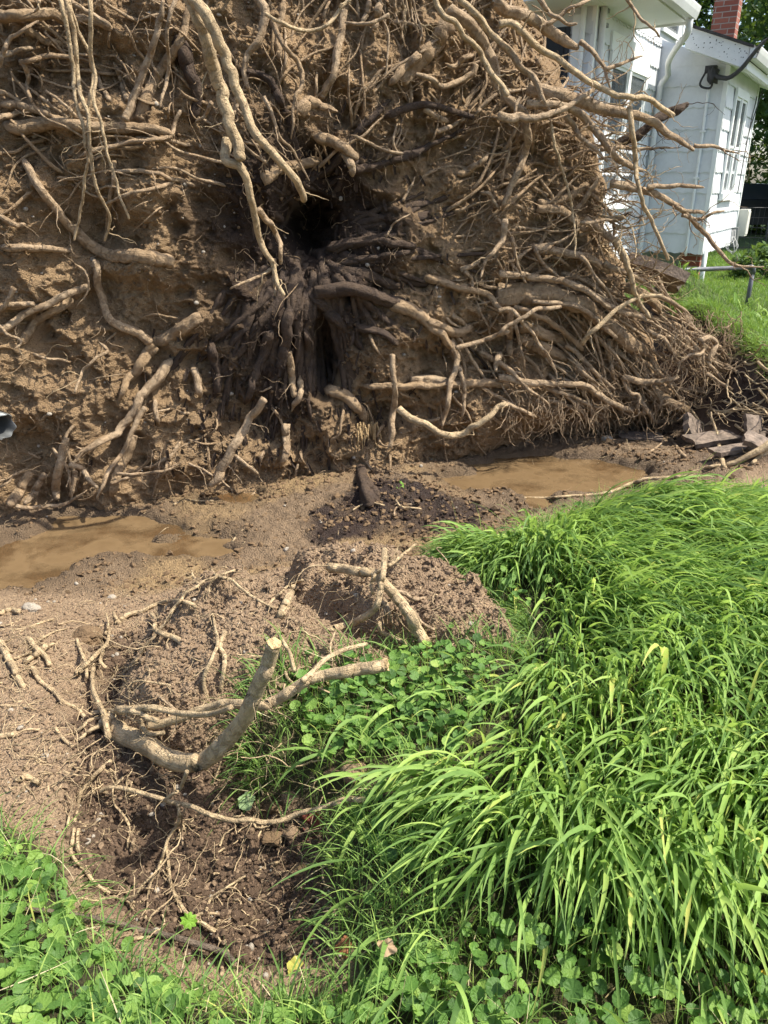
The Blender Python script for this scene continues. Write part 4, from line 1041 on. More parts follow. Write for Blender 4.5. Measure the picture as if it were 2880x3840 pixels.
# the rotten crown of the stump: dark fibrous wood fanning down and out of the hollow
rf = np.random.default_rng(17); fan = MB()
for c in range(120):
    if c < 84:
        sx, sy = 1130 + rf.normal(0, 95), 960 + rf.uniform(0, 110); ex_, ey_ = 1080 + (sx - 1130) * rf.uniform(1.6, 3.6) + rf.normal(0, 70), rf.uniform(1250, 1800)
    elif c < 104:
        sx, sy = 1230 + rf.normal(0, 30), 930 + rf.normal(0, 90); ex_, ey_ = sx + rf.uniform(200, 700), sy + rf.uniform(-260, 320)
    else:
        sx, sy = 1100 + rf.normal(0, 60), 800 + rf.normal(0, 60); ex_, ey_ = sx + rf.normal(0, 200), sy - rf.uniform(150, 420)
    k = 24; s_ = np.linspace(0, 1, k); X_ = sx + (ex_ - sx) * s_ ** 1.15 + 26 * fbm(s_ * 3, s_ * 0 + c, 0, 5, 3); Y_ = sy + (ey_ - sy) * s_ + 26 * fbm(s_ * 3, s_ * 0 + c, 3, 6, 3)
    H, D, T = hit_wall(X_, Y_); T = np.minimum(T, 6.9); Ts = np.convolve(np.pad(T, 3, mode='edge'), np.ones(7) / 7, 'same')[3:-3]
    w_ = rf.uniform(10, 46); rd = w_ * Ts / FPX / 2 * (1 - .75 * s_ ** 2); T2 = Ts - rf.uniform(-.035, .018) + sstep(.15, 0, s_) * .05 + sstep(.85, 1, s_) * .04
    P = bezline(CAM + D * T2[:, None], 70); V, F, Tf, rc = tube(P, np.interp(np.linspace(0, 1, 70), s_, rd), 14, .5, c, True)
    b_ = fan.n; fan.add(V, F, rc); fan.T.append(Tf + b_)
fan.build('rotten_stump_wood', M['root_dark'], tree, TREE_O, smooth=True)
# splintered pale wood at the foot and shreds of rotten bark
mb = MB()
for k in range(26):
    px, py = 900 + (760 + rng.uniform(-30, 90)) * .6028, 900 + (1170 + rng.uniform(-40, 20)) * .6028
    H, D, T = hit_wall(np.array([px]), np.array([py])); p = H[0] - D[0] * .09
    W = wander(p, np.array([rng.normal(.1, .15), -.1, -1]), rng.uniform(.08, .16), 6, .06, 0, rng)
    add_tube(mb, W, np.linspace(.009, .002, len(W)), 4, .2, k)
mb.build('splintered_wood', M['wood_raw'], tree, TREE_O)
mb = MB()
for k in range(420):
    if rng.random() < .65: px, py = rng.normal(960, 190), rng.uniform(1250, 1780)
    else: px, py = rng.normal(1300, 200), rng.uniform(500, 1600)
    H, D, T = hit_wall(np.array([px]), np.array([py])); p = H[0] - D[0] * rng.uniform(.0, .05)
    L = rng.uniform(.03, .11); wd = rng.uniform(.008, .03)
    ax = np.array([rng.normal(0, .35), rng.normal(-.1, .3), 1.0]); ax /= np.linalg.norm(ax); sd_ = np.cross(ax, [rng.normal(0, .4), 1, 0]); sd_ /= np.linalg.norm(sd_)
    up = np.cross(ax, sd_); pts = []
    for a_ in np.linspace(-1, 1, 5):
        for b_ in (-1, 0, 1): pts.append(p + ax * a_ * L / 2 + sd_ * b_ * wd / 2 * (1 - .5 * abs(a_) * rng.random()) + up * (.012 * b_ * b_ + .012 * a_ * a_ * rng.uniform(-1, 1)))
    Q = [[r_ * 3 + c_, r_ * 3 + c_ + 1, r_ * 3 + c_ + 4, r_ * 3 + c_ + 3] for r_ in range(4) for c_ in range(2)]
    mb.add(pts, Q, np.array(pts) * .3)
o = mb.build('bark_flakes', M['root_dark'], tree, TREE_O, smooth=True); o['kind'] = 'stuff'
# earth lumps and stones stuck in the plate
def ico(sub=1):
    import bmesh
    bm = bmesh.new(); bmesh.ops.create_icosphere(bm, subdivisions=sub, radius=1.0)
    V = np.array([v.co[:] for v in bm.verts]); F = np.array([[v.index for v in f.verts] for f in bm.faces]); bm.free(); return V, F
ICO1, ICO2, ICO3 = ico(1), ico(2), ico(3)
def lumps(P, S, rng, sub=1, flat=.75, rough=.35):
    """many irregular lumps in one mesh"""
    V0, F0 = (None, ICO1, ICO2, ICO3)[sub]; n = len(P); k = len(V0)
    sc = S[:, None, None] * (1 + rng.uniform(-.25, .3, (n, 1, 3))); sc[:, :, 2] *= flat
    a = rng.uniform(0, 6.28, n); ca, sa = np.cos(a), np.sin(a)
    off = rng.uniform(0, 99, n)
    Q = np.repeat(V0[None], n, 0)
    nz = 1 + rough * vnoise(Q[..., 0] * 1.7 + off[:, None], Q[..., 1] * 1.7, Q[..., 2] * 1.7, 5) + rough * .6 * vnoise(Q[..., 0] * 4 + off[:, None], Q[..., 1] * 4, Q[..., 2] * 4, 8)
    Q = Q * nz[..., None] * sc
    X = Q[..., 0] * ca[:, None] - Q[..., 1] * sa[:, None]; Y = Q[..., 0] * sa[:, None] + Q[..., 1] * ca[:, None]
    V = np.stack([X, Y, Q[..., 2]], -1) + P[:, None, :]
    F = F0[None] + (np.arange(n) * k)[:, None, None]
    return V.reshape(-1, 3), F.reshape(-1, 3)
n = 5200
px = rng.uniform(-50, 2450, n); py = rng.uniform(0, 1780, n); H, D, T = hit_wall(px, py)
ok = H[:, 0] < edge_x(H[:, 2]) - .15
H = H[ok]; D = D[ok]; S = .003 + .012 * rng.random(len(H)) ** 3
V, F = lumps(H - D * rng.uniform(.0, .015, (len(H), 1)), S * 1.1, rng, 1, 1, .4)
o = mesh_obj('earth_crumbs', V, F, M['clod_mud'], tree, TREE_O); o['kind'] = 'stuff'
sel = rng.random(len(H)) < .03
V, F = lumps(H[sel] - D[sel] * .015, .006 + .014 * rng.random(sel.sum()) ** 2, rng, 2, .8, .15)
o = mesh_obj('embedded_pebbles', V, F, M['pebble'], tree, TREE_O); o['kind'] = 'stuff'
# ------------------------------------------------------------------ roots lying in and sticking out of the ground
# each thing: name | label | category | group ; then its pieces: part kind frame d0 d1 : heights towards the viewer : points
GR = '''
> cut_root | thickest pale root, sawn off flat, curving in a U over the crumbly mound | root | cut and broken roots
root p F 44 33 : 0 .06 .16 .28 .42 .60 .72 : 235 1555 262 1585 300 1600 350 1628 400 1648 440 1640 480 1608 522 1560 556 1490 578 1430 590 1393
> cut_root | long pale root crossing the sawn U-shaped root and pointing right over the ivy | root | cut and broken roots
root p F 18 28 : .05 .12 .3 .42 .5 : 320 1568 370 1556 430 1535 500 1520 560 1525 600 1512 650 1478 690 1462 740 1452 790 1442 832 1436
side_root p F 14 10 : .43 .36 .25 : 655 1470 700 1427 735 1407 790 1392
side_root p F 16 13 : .08 .14 .3 : 255 1532 330 1530 390 1540 450 1543 500 1528
> cut_root | smooth pale root rising to a broken tip over the smaller darker mound | root | cut and broken roots
root p I 44 38 : .02 .1 .22 .3 .34 : 530 945 590 922 680 900 760 865 830 810 868 720 880 620 900 520 902 428
side_root p I 24 15 : .3 .28 .26 : 915 528 980 490 1050 440 1092 398
side_root p I 22 16 : .3 .24 .2 : 890 560 840 590 815 650 830 710
> cut_root | thick flaking root with an orange wound slanting down to the right across the small mound | root | cut and broken roots
root p I 58 78 : .14 .16 .2 .14 .04 : 560 548 650 558 750 570 820 570 875 620 950 695 1010 770 1060 850 1100 925 1150 1010
side_root m I 26 16 : .1 .08 .02 : 890 760 905 820 908 900
side_root m I 24 14 : .1 .08 .02 : 895 735 925 800 945 890 980 960
side_root m I 22 16 : .1 .06 .02 : 1020 770 1090 830 1130 890 1210 935
side_root m I 28 20 : .12 .08 .04 : 930 690 1020 700 1080 745 1150 738
> broken_root | knobbly root with a hooked tip in the grass below the thick flaking root | root | cut and broken roots
root p I 24 20 : .14 .08 .03 .02 : 870 885 878 940 930 968 1010 1005 1070 1050 1140 1065
side_root m I 12 8 : .03 .03 : 1050 1005 1150 990 1220 980
> broken_slab_of_wood | short flat stub of torn pale wood standing between the two mounds | stub | cut and broken roots
root p I 50 44 : .02 .08 .12 : 250 850 285 760 340 665
> dangling_root | long thin root running left to right across the dark soil hollow with rootlets hanging below | root | thin roots in the torn soil
root p K 24 30 : .04 .12 .16 .16 .14 .1 : 625 210 660 188 750 190 900 225 1050 270 1200 310 1300 350 1450 395 1560 390 1659 402 1760 390 1860 350 2020 310 2160 265 2270 262
hanging_rootlet p K 20 12 : .14 .06 .03 .02 : 1108 285 1110 400 1050 500 1020 600 980 700 930 800 920 900 905 1000
hanging_rootlet p K 16 22 : .14 .18 .25 : 1000 275 1060 240 1120 190 1160 90
hanging_rootlet m K 12 12 : .12 .04 : 1155 300 1130 400 1140 560
hanging_rootlet p K 10 12 : .1 .05 .03 : 760 130 700 200 710 290 760 350 800 430 790 560
> dangling_root | crooked pale root hanging from the lip then forking low in the dark soil | root | thin roots in the torn soil
root p K 24 20 : .03 .03 .03 .03 : 740 -10 620 80 540 170 490 250 480 330
root p K 18 22 : .02 .03 .03 : 480 330 465 400 455 500 445 600 530 710 600 790 680 850
root p K 18 20 : .03 .04 .02 : 495 400 480 520 500 630 560 740
root m K 14 10 : .04 .02 : 585 60 550 110 520 190
> dangling_root | pale root winding down the middle of the dark soil to a frayed fork | root | thin roots in the torn soil
root p K 16 26 : .02 .04 .04 .03 : 1035 545 1050 650 1060 770 1100 880 1160 970 1250 1030 1350 1085
side_root p K 16 10 : .03 .05 .05 : 1280 960 1320 870 1430 800 1530 740
side_root p K 18 14 : .03 .02 : 1210 990 1270 970 1400 980
side_root p K 18 10 : .02 .05 : 1340 1080 1360 1020 1395 965
side_root p K 14 18 : .02 .02 : 1350 1085 1370 1150 1415 1170 1420 1210
> broken_root | short blunt root stub slanting left in the middle of the dark soil | root | thin roots in the torn soil
root m K 12 22 : .02 .03 .03 : 920 300 905 400 850 480 810 585
> broken_root | thin pale root lying level at the bottom left of the dark soil above the stick | root | thin roots in the torn soil
root p K 16 16 : .03 .04 .03 : 450 870 520 885 600 890 700 870 800 900 890 898
> broken_root | short pale root lying under the grey stick near the bottom ivy | root | thin roots in the torn soil
root p K 14 18 : .03 .03 : 640 1190 700 1160 800 1135 930 1120
> broken_root | tiny pale root standing upright just below the grey stick, left of the yellow leaf | root | thin roots in the torn soil
root p K 14 26 : .02 .04 : 1385 1250 1380 1350
> broken_root | short pale root splinter lying in dark soil below the red-brown leaf | root | thin roots in the torn soil
root p L 10 14 : .02 .03 : 128 695 190 665 290 645
> fallen_stick | dark grey barky stick lying across the bottom of the torn soil, half under grass | stick
stick s K 30 44 : .04 .05 .05 .03 : 120 940 200 945 400 970 600 1005 800 1055 1000 1100 1200 1150 1380 1212 1440 1260 1500 1300
> looping_root | pale root arching up and forking over the dark side of the big mound | root | roots of the left tangle
root p H 28 20 : .02 .08 .1 .08 .05 : 720 900 760 870 800 840 880 815 960 775 1060 750 1140 752 1210 780 1215 800
side_root p H 26 16 : .03 .05 : 735 890 715 850 705 830
> winding_root | thick pale root snaking rightwards over the dark flank of the big mound | root | roots of the left tangle
root p H 22 32 : .06 .07 .05 .03 : 935 825 970 880 962 930 1030 965 1100 990 1135 1015
> long_thin_root | long thin root crossing the big mound diagonally with its bleached upper end over the mud | root | roots of the left tangle
root p H 12 18 : .10 .14 .12 .06 .04 .03 : 1510 548 1400 580 1280 625 1220 668 1160 700 1130 740 1080 800 1030 890 970 960 900 1040 850 1120 730 1235
side_root p H 10 16 : .14 .12 : 1190 560 1200 600 1235 650
> long_thin_root | bleached thin root arching down to the mud between the two mounds | root | roots of the left tangle
root p H 16 14 : .1 .12 .08 .02 : 1310 560 1350 600 1440 620 1500 670 1580 730 1700 790 1800 800
side_root p H 10 8 : .1 .08 : 1360 600 1310 640 1300 690
> long_thin_root | bleached curved twig of root touching the torn flat stub between the mounds | root | roots of the left tangle
root p I 12 16 : .08 .06 .02 : 395 620 300 660 240 712 190 760 178 800
> forked_root | upright pair of pale roots forming a Y on the light face of the big mound | root | roots of the left tangle
root p H 14 26 : .03 .05 .06 .04 : 1325 828 1340 920 1355 1010 1330 1080 1285 1180 1268 1270 1290 1360
root p H 26 24 : .04 .05 .04 : 1400 940 1368 1030 1400 1100 1390 1200 1370 1310
> bent_root | knotted root running down the big mound towards the crossing of the big cut roots | root | roots of the left tangle
root p I 18 26 : .03 .06 .06 : 225 935 270 1010 310 1080 340 1190
root p I 14 20 : .04 .06 .04 : 245 1080 280 1180 300 1240 370 1290 405 1340
root p I 14 16 : .05 .03 : 310 1330 330 1400
> thin_root | thin crooked root hanging over the long branch of the crossing root | root | roots of the left tangle
root p I 12 10 : .14 .22 : 585 950 565 1050 582 1130
> crooked_root | pale crooked root standing in front of the dark gap left of the big mound | root | roots of the left tangle
root p H 22 32 : .08 .12 .12 .08 : 580 1150 575 1260 600 1370 650 1460 672 1605
> crooked_root | pale root rising in steps at the left side of the dark gap | root | roots of the left tangle
root p H 34 18 : .05 .1 .1 .05 : 475 1205 540 1145 600 1080 665 1015 680 940
side_root p H 16 20 : .1 .12 : 640 1060 625 1130 660 1170
side_root p H 14 8 : .06 .12 : 655 960 670 900 662 830
> crooked_root | pale root leaning left over the reddish clod at the left of the big mound | root | roots of the left tangle
root p H 16 18 : .05 .08 .06 : 475 990 500 1070 535 1140 540 1230
> crooked_root | long pale root lying from the left mud down to the base of the sawn root | root | roots of the left tangle
root p H 24 24 : .05 .04 .04 .03 : 195 1170 250 1245 330 1310 400 1385 480 1425 540 1490
> broken_root | thick pale root slanting down to the right at the left edge below the mud | root | roots at the left edge
root p H 50 40 : .05 .05 .03 : 0 1010 35 1080 85 1170 120 1250 150 1290
> broken_root | forked pale root with a blunt lower end lying left of the reddish clod | root | roots at the left edge
root p H 40 32 : .04 .06 .04 : 175 985 245 1060 290 1110 305 1150
side_root p H 44 34 : .05 .04 : 285 1030 220 1090 150 1130
> broken_root | thin pale forked root lying highest at the left edge next to the wet mud | root | roots at the left edge
root p H 18 12 : .03 .04 .03 : 0 935 100 935 200 905 330 865
side_root p H 10 10 : .04 .03 : 0 905 60 900 130 870
> broken_root | short curved root stub entering at the left edge beside the mud | root | roots at the left edge
root p H 26 28 : .04 .05 : -10 825 60 808 120 822
> broken_root | straight pale root pointing up to the right beside the forked root at left | root | roots at the left edge
root p H 14 16 : .03 .05 : 80 1112 170 1080 260 1055 330 1020
side_root p H 12 10 : .05 .03 : 210 1020 300 960 410 930
> broken_root | thin root lying level across the dry soil at the left edge | root | roots at the left edge
root p H 14 10 : .03 .03 : 0 1400 100 1405 200 1420
> broken_root | thick pale root end lying level at the left edge above the grass | root | roots at the left edge
root p H 44 30 : .03 .02 : -10 1598 80 1575 155 1562
> broken_root | small root running down from the left tangle to the dry soil | root | roots at the left edge
root p H 20 20 : .03 .03 : 340 1540 380 1600 450 1660
> braided_roots | bundle of roots running right beneath the start of the long crossing root | root | roots of the left tangle
root p H 28 28 : .05 .1 .14 : 570 1450 660 1440 800 1440 870 1450 925 1480 985 1500
root p H 26 24 : .1 .08 .08 : 870 1490 900 1550 950 1580 1020 1570
root p H 20 22 : .05 .06 .05 : 480 1570 560 1495 650 1480
root p H 18 24 : .05 .06 .04 : 490 1615 560 1555 650 1515
> crooked_root | thin pale root arching across the middle of the shaded mound flank | root | roots of the left tangle
root p H 10 12 : .03 .05 .04 : 770 1290 850 1250 930 1255 1060 1275
> crooked_root | small twisted root below the crossing of the two big cut roots | root | roots of the left tangle
root m H 16 18 : .06 .06 : 970 1330 1030 1380 1100 1440
> curled_root | hooked root half buried in the dry pale soil at far left | root | roots at the left edge
root p K 30 26 : .02 .06 .02 : 100 150 160 125 250 160
> thin_root | thin root poking from the grass edge right of the small mound | root | thin roots in the grass
root p I 16 20 : .05 .06 : 1440 610 1510 580 1572 563
> long_thin_root | very long thin bleached root lying in the grass along the right puddle | root | thin roots in the grass
root p G 12 20 : .03 .05 .07 .07 .05 : 140 1605 300 1600 400 1592 550 1588 700 1560 850 1500 900 1485 1050 1480 1150 1470 1225 1475
> broken_root | thick pale root lying at the right edge over the rubble | root | roots by the rubble
root p G 28 52 : .05 .1 .14 : 1395 1405 1480 1372 1600 1315 1680 1265
> broken_root | pale root end crossing under the thick one at the right edge | root | roots by the rubble
root p G 18 30 : .03 .05 : 1560 1390 1620 1340 1680 1300
> upright_root | very thin bent root standing upright in front of the stone slabs | root | roots by the rubble
root p G 26 9 : .03 .1 .16 : 1385 1410 1360 1320 1352 1240 1322 1150 1303 1068
> fallen_stick | short dark weathered stick leaning on the stone slabs at the right edge | stick
stick s G 56 40 : .1 .16 : 1545 1315 1600 1240 1650 1180
> thin_root | thin root curving to the rubble at the right end of the puddle | root | roots by the rubble
root p G 12 18 : .03 .04 : 1170 1450 1280 1415 1385 1400
> thin_root | thin root lying on the wet mud left of the stone slabs | root | roots by the rubble
root m G 14 20 : .05 .05 : 1060 1240 1100 1310 1140 1350
side_root m G 12 10 : .05 .03 : 900 1340 980 1280 1060 1230
> thin_root | slender root lying on the mud left of the small middle puddle | root | thin roots in the mud
root p H 12 8 : .03 .03 : 1080 150 1150 125 1230 130 1330 132
> thin_root | thin pale root lying on the mud beside the left puddle's right end | root | thin roots in the mud
root p H 10 8 : .02 .02 : 1440 385 1480 340 1525 308
> thin_root | fine yellowish roots sprawling over the black humus heap in the mud | root | thin roots in the mud
root p I 8 10 : .05 .05 : 700 190 760 150 820 140 900 160
root p I 12 8 : .06 .05 : 970 120 1000 160 1060 170 1130 180
root m I 10 8 : .05 .05 : 960 220 965 180 1000 155 1090 150
> dark_stump | small dark cone of rotten root standing in the mud before the root plate | stump
root d E 150 14 : .0 .02 .04 : 812 1640 790 1550 758 1440 752 1350
root d E 60 90 : .01 .02 : 860 1610 820 1560 770 1545
> hooked_root | fallen curved root piece lying beside the dark stump cone | root | thin roots in the mud
root m E 12 16 : .03 .04 : 290 1440 360 1410 460 1400
'''
GM = dict(WMAT); GM['s'] = M['stick']
gtw = MB(); rng = np.random.default_rng(77)
cur = None
LABELS = []
GTHINGS = []
for ln in GR.strip().splitlines():
    if ln.startswith('>'):
        q = [s.strip() for s in ln[1:].split('|')]; cur = dict(name=q[0], label=q[1], cat=q[2], group=q[3] if len(q) > 3 else None, parts=[]); GTHINGS.append(cur); continue
    a, hts, b = ln.split(':'); a = a.split()
    pts, s = fr_px(a[2], [float(v) for v in b.split()]); w0, w1 = float(a[3]) * s, float(a[4]) * s
    n = max(12, int(np.linalg.norm(np.diff(pts, axis=0), axis=1).sum() / 8)); C = bezline(pts, n); tt = np.linspace(0, 1, n)
    sd = len(GTHINGS) * 2.3 + len(cur['parts'])
    j = 3.5 + .06 * min(w0, 60)
    C[:, 0] += j * fbm(tt * n / 6, tt * 0 + sd, 0, 401, 2); C[:, 1] += j * fbm(tt * n / 6, tt * 0 + sd, 5, 411, 2)
    H, D, T = hit_ground(C[:, 0], C[:, 1])
    # never farther than the earth plate behind
    k = max(3, n // 4) | 1; Ts = np.convolve(np.pad(T, k, mode='edge'), np.ones(k) / k, 'same')[k:-k]
    T = np.minimum(T, Ts)
    hv = [float(v) for v in hts.split()]; off = np.interp(tt, np.linspace(0, 1, len(hv)), hv)
    Tt = T - off
    rad = np.interp(tt, [0, 1], [w0, w1]) * Tt / FPX / 2 * (1.2 if max(w0, w1) < 20 else 1)
    cur['parts'].append((a[0], a[1], CAM + D * Tt[:, None], rad))
def wound(V, c, r):
    return np.linalg.norm(V - c, axis=1) < r
for i, g in enumerate(GTHINGS):
    P0 = g['parts'][0][2]; o0 = P0[np.argmin(P0[:, 2])]
    single = len(g['parts']) == 1
    if not single:
        root_o = empty(g['name'], o0, g['label'], g['cat'], g['group'])
    for nm, kd, P, rad in g['parts']:
        sides = 14 if rad.mean() > .012 else 8
        V, F, Tf, rc = tube(P, rad, sides + (8 if kd == 'd' else 0), .16 if kd != 'd' else .55, i)
        if single:
            o = mesh_obj(g['name'], V, [F, Tf], GM[kd], None, o0, attrs={'rc': rc}); tag(o, g['label'], g['cat'], g['group'])
        else:
            mesh_obj(nm, V, [F, Tf], GM[kd], root_o, P[0], attrs={'rc': rc})
        if g['name'] == 'cut_root' and nm == 'root' and rad[-1] > .012:
            tn_ = P[-1] - P[-3]; tn_ /= np.linalg.norm(tn_); a_ = np.cross(tn_, [0, 0, 1.0] if abs(tn_[2]) < .9 else [1.0, 0, 0]); a_ /= np.linalg.norm(a_); b_ = np.cross(tn_, a_)
            th_ = np.linspace(0, 2 * np.pi, 20, endpoint=False); rj = rad[-1] * (.93 + .10 * vnoise(np.cos(th_) * 3, np.sin(th_) * 3, i, 5))
            R0 = P[-1] - tn_ * .006 + rj[:, None] * (np.cos(th_)[:, None] * a_ + np.sin(th_)[:, None] * b_); R1 = R0 + tn_ * (.006 + rad[-1] * .42 + .002 * np.cos(th_ * 5)[:, None]); R2 = P[-1] + tn_ * (rad[-1] * .46) + .45 * (R1 - R1.mean(0))
            mb_ = MB(); jj = np.arange(20); j2 = (jj + 1) % 20; mb_.add(np.vstack([R0, R1, R2, [P[-1] + tn_ * rad[-1] * .40]]), np.vstack([np.stack([jj, j2, 20 + j2, 20 + jj], -1), np.stack([20 + jj, 20 + j2, 40 + j2, 40 + jj], -1)]))
            mb_.T.append(np.stack([40 + jj, 40 + j2, jj * 0 + 60], -1)); mb_.build('cut_face', M['wood_raw'], root_o if not single else bpy.data.objects[o.name], P[-1])
        L = np.linalg.norm(np.diff(P, axis=0), axis=1).sum()
        if kd in 'pm':
            for c in range(int(L * 16)):
                jx = rng.integers(1, len(P) - 1); tan = P[jx + 1] - P[jx - 1]; tan /= np.linalg.norm(tan)
                sdv = np.cross(tan, rng.normal(0, 1, 3)); sdv /= np.linalg.norm(sdv) + 1e-9
                W = wander(P[jx], sdv + tan * .6, rng.uniform(.03, .12), 8, .35, .05, rng); r0 = min(rad[jx] * .4, rng.uniform(.0008, .0022))
                add_tube(gtw, W, np.linspace(r0, r0 * .4, len(W)), 4, 0, c, cap=False)
# the sawn face of the thick root and the orange wound
for (f, x, y, up, rr) in ():
    pass
# loose fine roots over the torn soil
def scatter_px(rng, n, boxes):
    out = []
    for (x0, y0, x1, y1, wgt) in boxes:
        k = int(n * wgt); out.append(np.column_stack([rng.uniform(x0, x1, k), rng.uniform(y0, y1, k)]))
    return np.vstack(out)
S = scatter_px(rng, 950, [(0, 2330, 520, 3000, .34), (350, 2250, 1250, 2850, .2), (250, 2850, 1250, 3500, .26), (0, 1880, 1500, 2250, .06), (1100, 2130, 1850, 2450, .10), (1950, 1500, 2880, 1780, .12)])
H, D, T = hit_ground(S[:, 0], S[:, 1])
for k in range(len(S)):
    p = H[k] + [0, 0, .004]; a = rng.uniform(0, 6.28)
    W = wander(p, np.array([math.cos(a), math.sin(a), .5 * rng.random()]), rng.uniform(.03, .16) * (1 if rng.random() < .8 else 1.8), 10, .30, .07, rng)
    W[:, 2] = np.maximum(W[:, 2], _gh(W[:, 0], W[:, 1]) - .001)
    r0 = rng.uniform(.0007, .0024) if rng.random() < .85 else rng.uniform(.0025, .0045)
    add_tube(gtw, W, np.linspace(r0, r0 * .4, len(W)), 5, 0, k, cap=False)
# roots trailing over the dark bank under the lawn edge at the right
for c in range(70):
    px, py = rng.uniform(2560, 2900), rng.uniform(1330, 1640)
    H, D, T = hit_ground(np.array([px]), np.array([py]), 4.5); p = H[0] + [0, 0, rng.uniform(.01, .12)]
    W = wander(p, np.array([.6 + rng.normal(0, .5), -.7, -.35]), rng.uniform(.25, .8), 16, .16, .02, rng); W[:, 2] = np.maximum(W[:, 2], _gh(W[:, 0], W[:, 1]) + .004)
    add_tube(gtw, bezline(W, 34), np.linspace(1, .3, 34) * rng.uniform(.003, .013), 8, .15, c)
o = gtw.build('fine_roots', M['root_pale'], smooth=True)
tag(o, 'fine pale rootlets strewn over the torn soil and mud', 'rootlets', kind='stuff')

# ------------------------------------------------------------------ loose earth
def crumbs(name, mat, label, n, test, lo, hi, pw, seed, sub=1, lift=.3, rough=.4, box=(-2.6, .8, 3.2, 8.5)):
    rng = np.random.default_rng(seed)
    # density falls with distance
    y = np.exp(rng.uniform(math.log(box[1]), math.log(box[3]), n * 3)); x = rng.uniform(-.56, .56, n * 3) * (y + .35)
    m = masks(x, y); w_ = test(x, y, m); ok = rng.random(len(x)) < w_
    x, y = x[ok][:n], y[ok][:n]; z = height(x, y)
    ok = z > WL + .002; x, y, z = x[ok], y[ok], z[ok]
    S = (lo + (hi - lo) * rng.random(len(x)) ** pw) * (0.75 + .13 * y)
    V, F = lumps(np.stack([x, y, z + S * lift], -1), S, rng, sub, .75, rough)
    o = mesh_obj(name, V, F, mat, smooth=sub > 1); return tag(o, label, 'soil', kind='stuff')
crumbs('dry_crumbs', M['clod_dry'], 'pale dry crumbs of earth on the mounds and bank', 46000, lambda x, y, m: np.clip(m['mound'] * 1.0 + m['clod'] * .8 + .35 * (1 - m['pit']) * (1 - m['sod']) * (1 - m['dark']) * (1 - m['lawn']) * (x < 1) + .12 * m['dark'] * (1 - m['sod']), 0, 1), .0025, .010, 3, 1, rough=.7)
crumbs('dark_crumbs', M['clod_dark'], 'dark moist crumbs of topsoil in the torn hollow', 26000, lambda x, y, m: m['dark'] * (1 - m['mound'] * .7) * (1 - m['sod']) + .25 * m['clod'] * (1 - m['sod']), .002, .012, 3.5, 2, rough=.7)
crumbs('mud_crumbs', M['clod_mud'], 'brown crumbs of mud on the floor of the pit', 30000, lambda x, y, m: m['pit'] * (1 - m['sod']) * (1 - m['lawn']) * sstep(.05, -.1, m['pud']) * (.25 + .75 * (fbm(x * 3, y * 3, 0, 44, 2) > .05)), .002, .015, 3.2, 3, rough=.7)
crumbs('black_crumbs', M['clod_black'], 'black crumbs of rotten wood around the heap in the mud', 13000, lambda x, y, m: m['black'] * .9 * (1 - m['sod']) + .8 * sstep(.15, -.05, m['lawnd']) * sstep(-1.1, -.5, m['lawnd']) * (y > 5.2) * (x > 2.2), .002, .016, 4, 4, rough=.7)
crumbs('pebbles', M['pebble'], 'small pale pebbles scattered on soil and mud', 420, lambda x, y, m: (1 - m['sod']) * (1 - m['lawn']) * (.3 + .7 * m['dark']), .003, .011, 2, 5, 2, .3, .15)

ICO5 = ico(5)
def one_lump(name, label, cat, px, py, r, mat, flat=.75, rough=.3, seed=0, group=None):
    H, D, T = hit_ground(np.array([px]), np.array([py])); p = H[0].copy()
    rr = np.random.default_rng(seed)
    V0, F0 = ICO5; a = vnoise(V0[:, 0] * 1.4 + seed, V0[:, 1] * 1.4, V0[:, 2] * 1.4, 5); b = billow(V0[:, 0] * 4 + seed, V0[:, 1] * 4, V0[:, 2] * 4, 8, 3)
    c_ = billow(V0[:, 0] * 11 + seed, V0[:, 1] * 11, V0[:, 2] * 11, 8, 3) if rough > .2 else 0
    V = V0 * (1 + rough * a + .14 * b * (rough > .2) + .09 * c_)[:, None] * r * np.array([1.1, .95, flat]); V = V + p + [0, 0, r * flat * .45]
    o = mesh_obj(name, V, F0, mat, None, p); return tag(o, label, cat, group)
one_lump('clod', 'pale tan clod of earth lying at the grass edge right of the hollow', 'clod', 1330, 2905, .032, M['clod_dry'], seed=1, group='clods of earth')
one_lump('clod', 'brown clod just left of the pale tan one at the grass edge', 'clod', 1255, 2915, .026, M['clod_dark'], seed=2, group='clods of earth')
one_lump('clod', 'rounded tan clod above the thin root, left of the reddish leaf', 'clod', 1095, 3000, .030, M['clod_dry'], seed=3, group='clods of earth')
one_lump('clod', 'brown clod directly above the pale green fallen leaf', 'clod', 1025, 3035, .026, M['clod_mud'], seed=4, group='clods of earth')
one_lump('clod', 'tan clod under the thin root beside the reddish leaf', 'clod', 1095, 3135, .022, M['clod_dry'], seed=5, group='clods of earth')
one_lump('clod', 'brown flat clod below the thin root and the green leaf', 'clod', 1020, 3150, .024, M['clod_mud'], .5, seed=6, group='clods of earth')
one_lump('clod', 'brown clod low in the hollow below the reddish leaf', 'clod', 1125, 3290, .028, M['clod_mud'], seed=7, group='clods of earth')
one_lump('clod', 'reddish brown clod beside the dark gap in the left tangle', 'clod', 330, 2400, .05, M['clod_mud'], .7, seed=8, group='clods of earth')
one_lump('stone', 'grey smooth stone half sunk in the mud left of the big mound', 'stone', 420, 2243, .020, M['pebble'], .6, .1, 9)
one_lump('stone', 'pale angular stone in the mud at the left above the tangle', 'stone', 115, 2290, .035, M['pebble'], .7, .3, 10)
one_lump('stone', 'pale rounded stone on the bank between the two right puddles', 'stone', 2275, 1650, .045, M['pebble'], .6, .1, 11)
one_lump('stone', 'tiny white stone in the mud above the small mound', 'stone', 1078, 2066, .022, M['pebble'], .8, .1, 12)

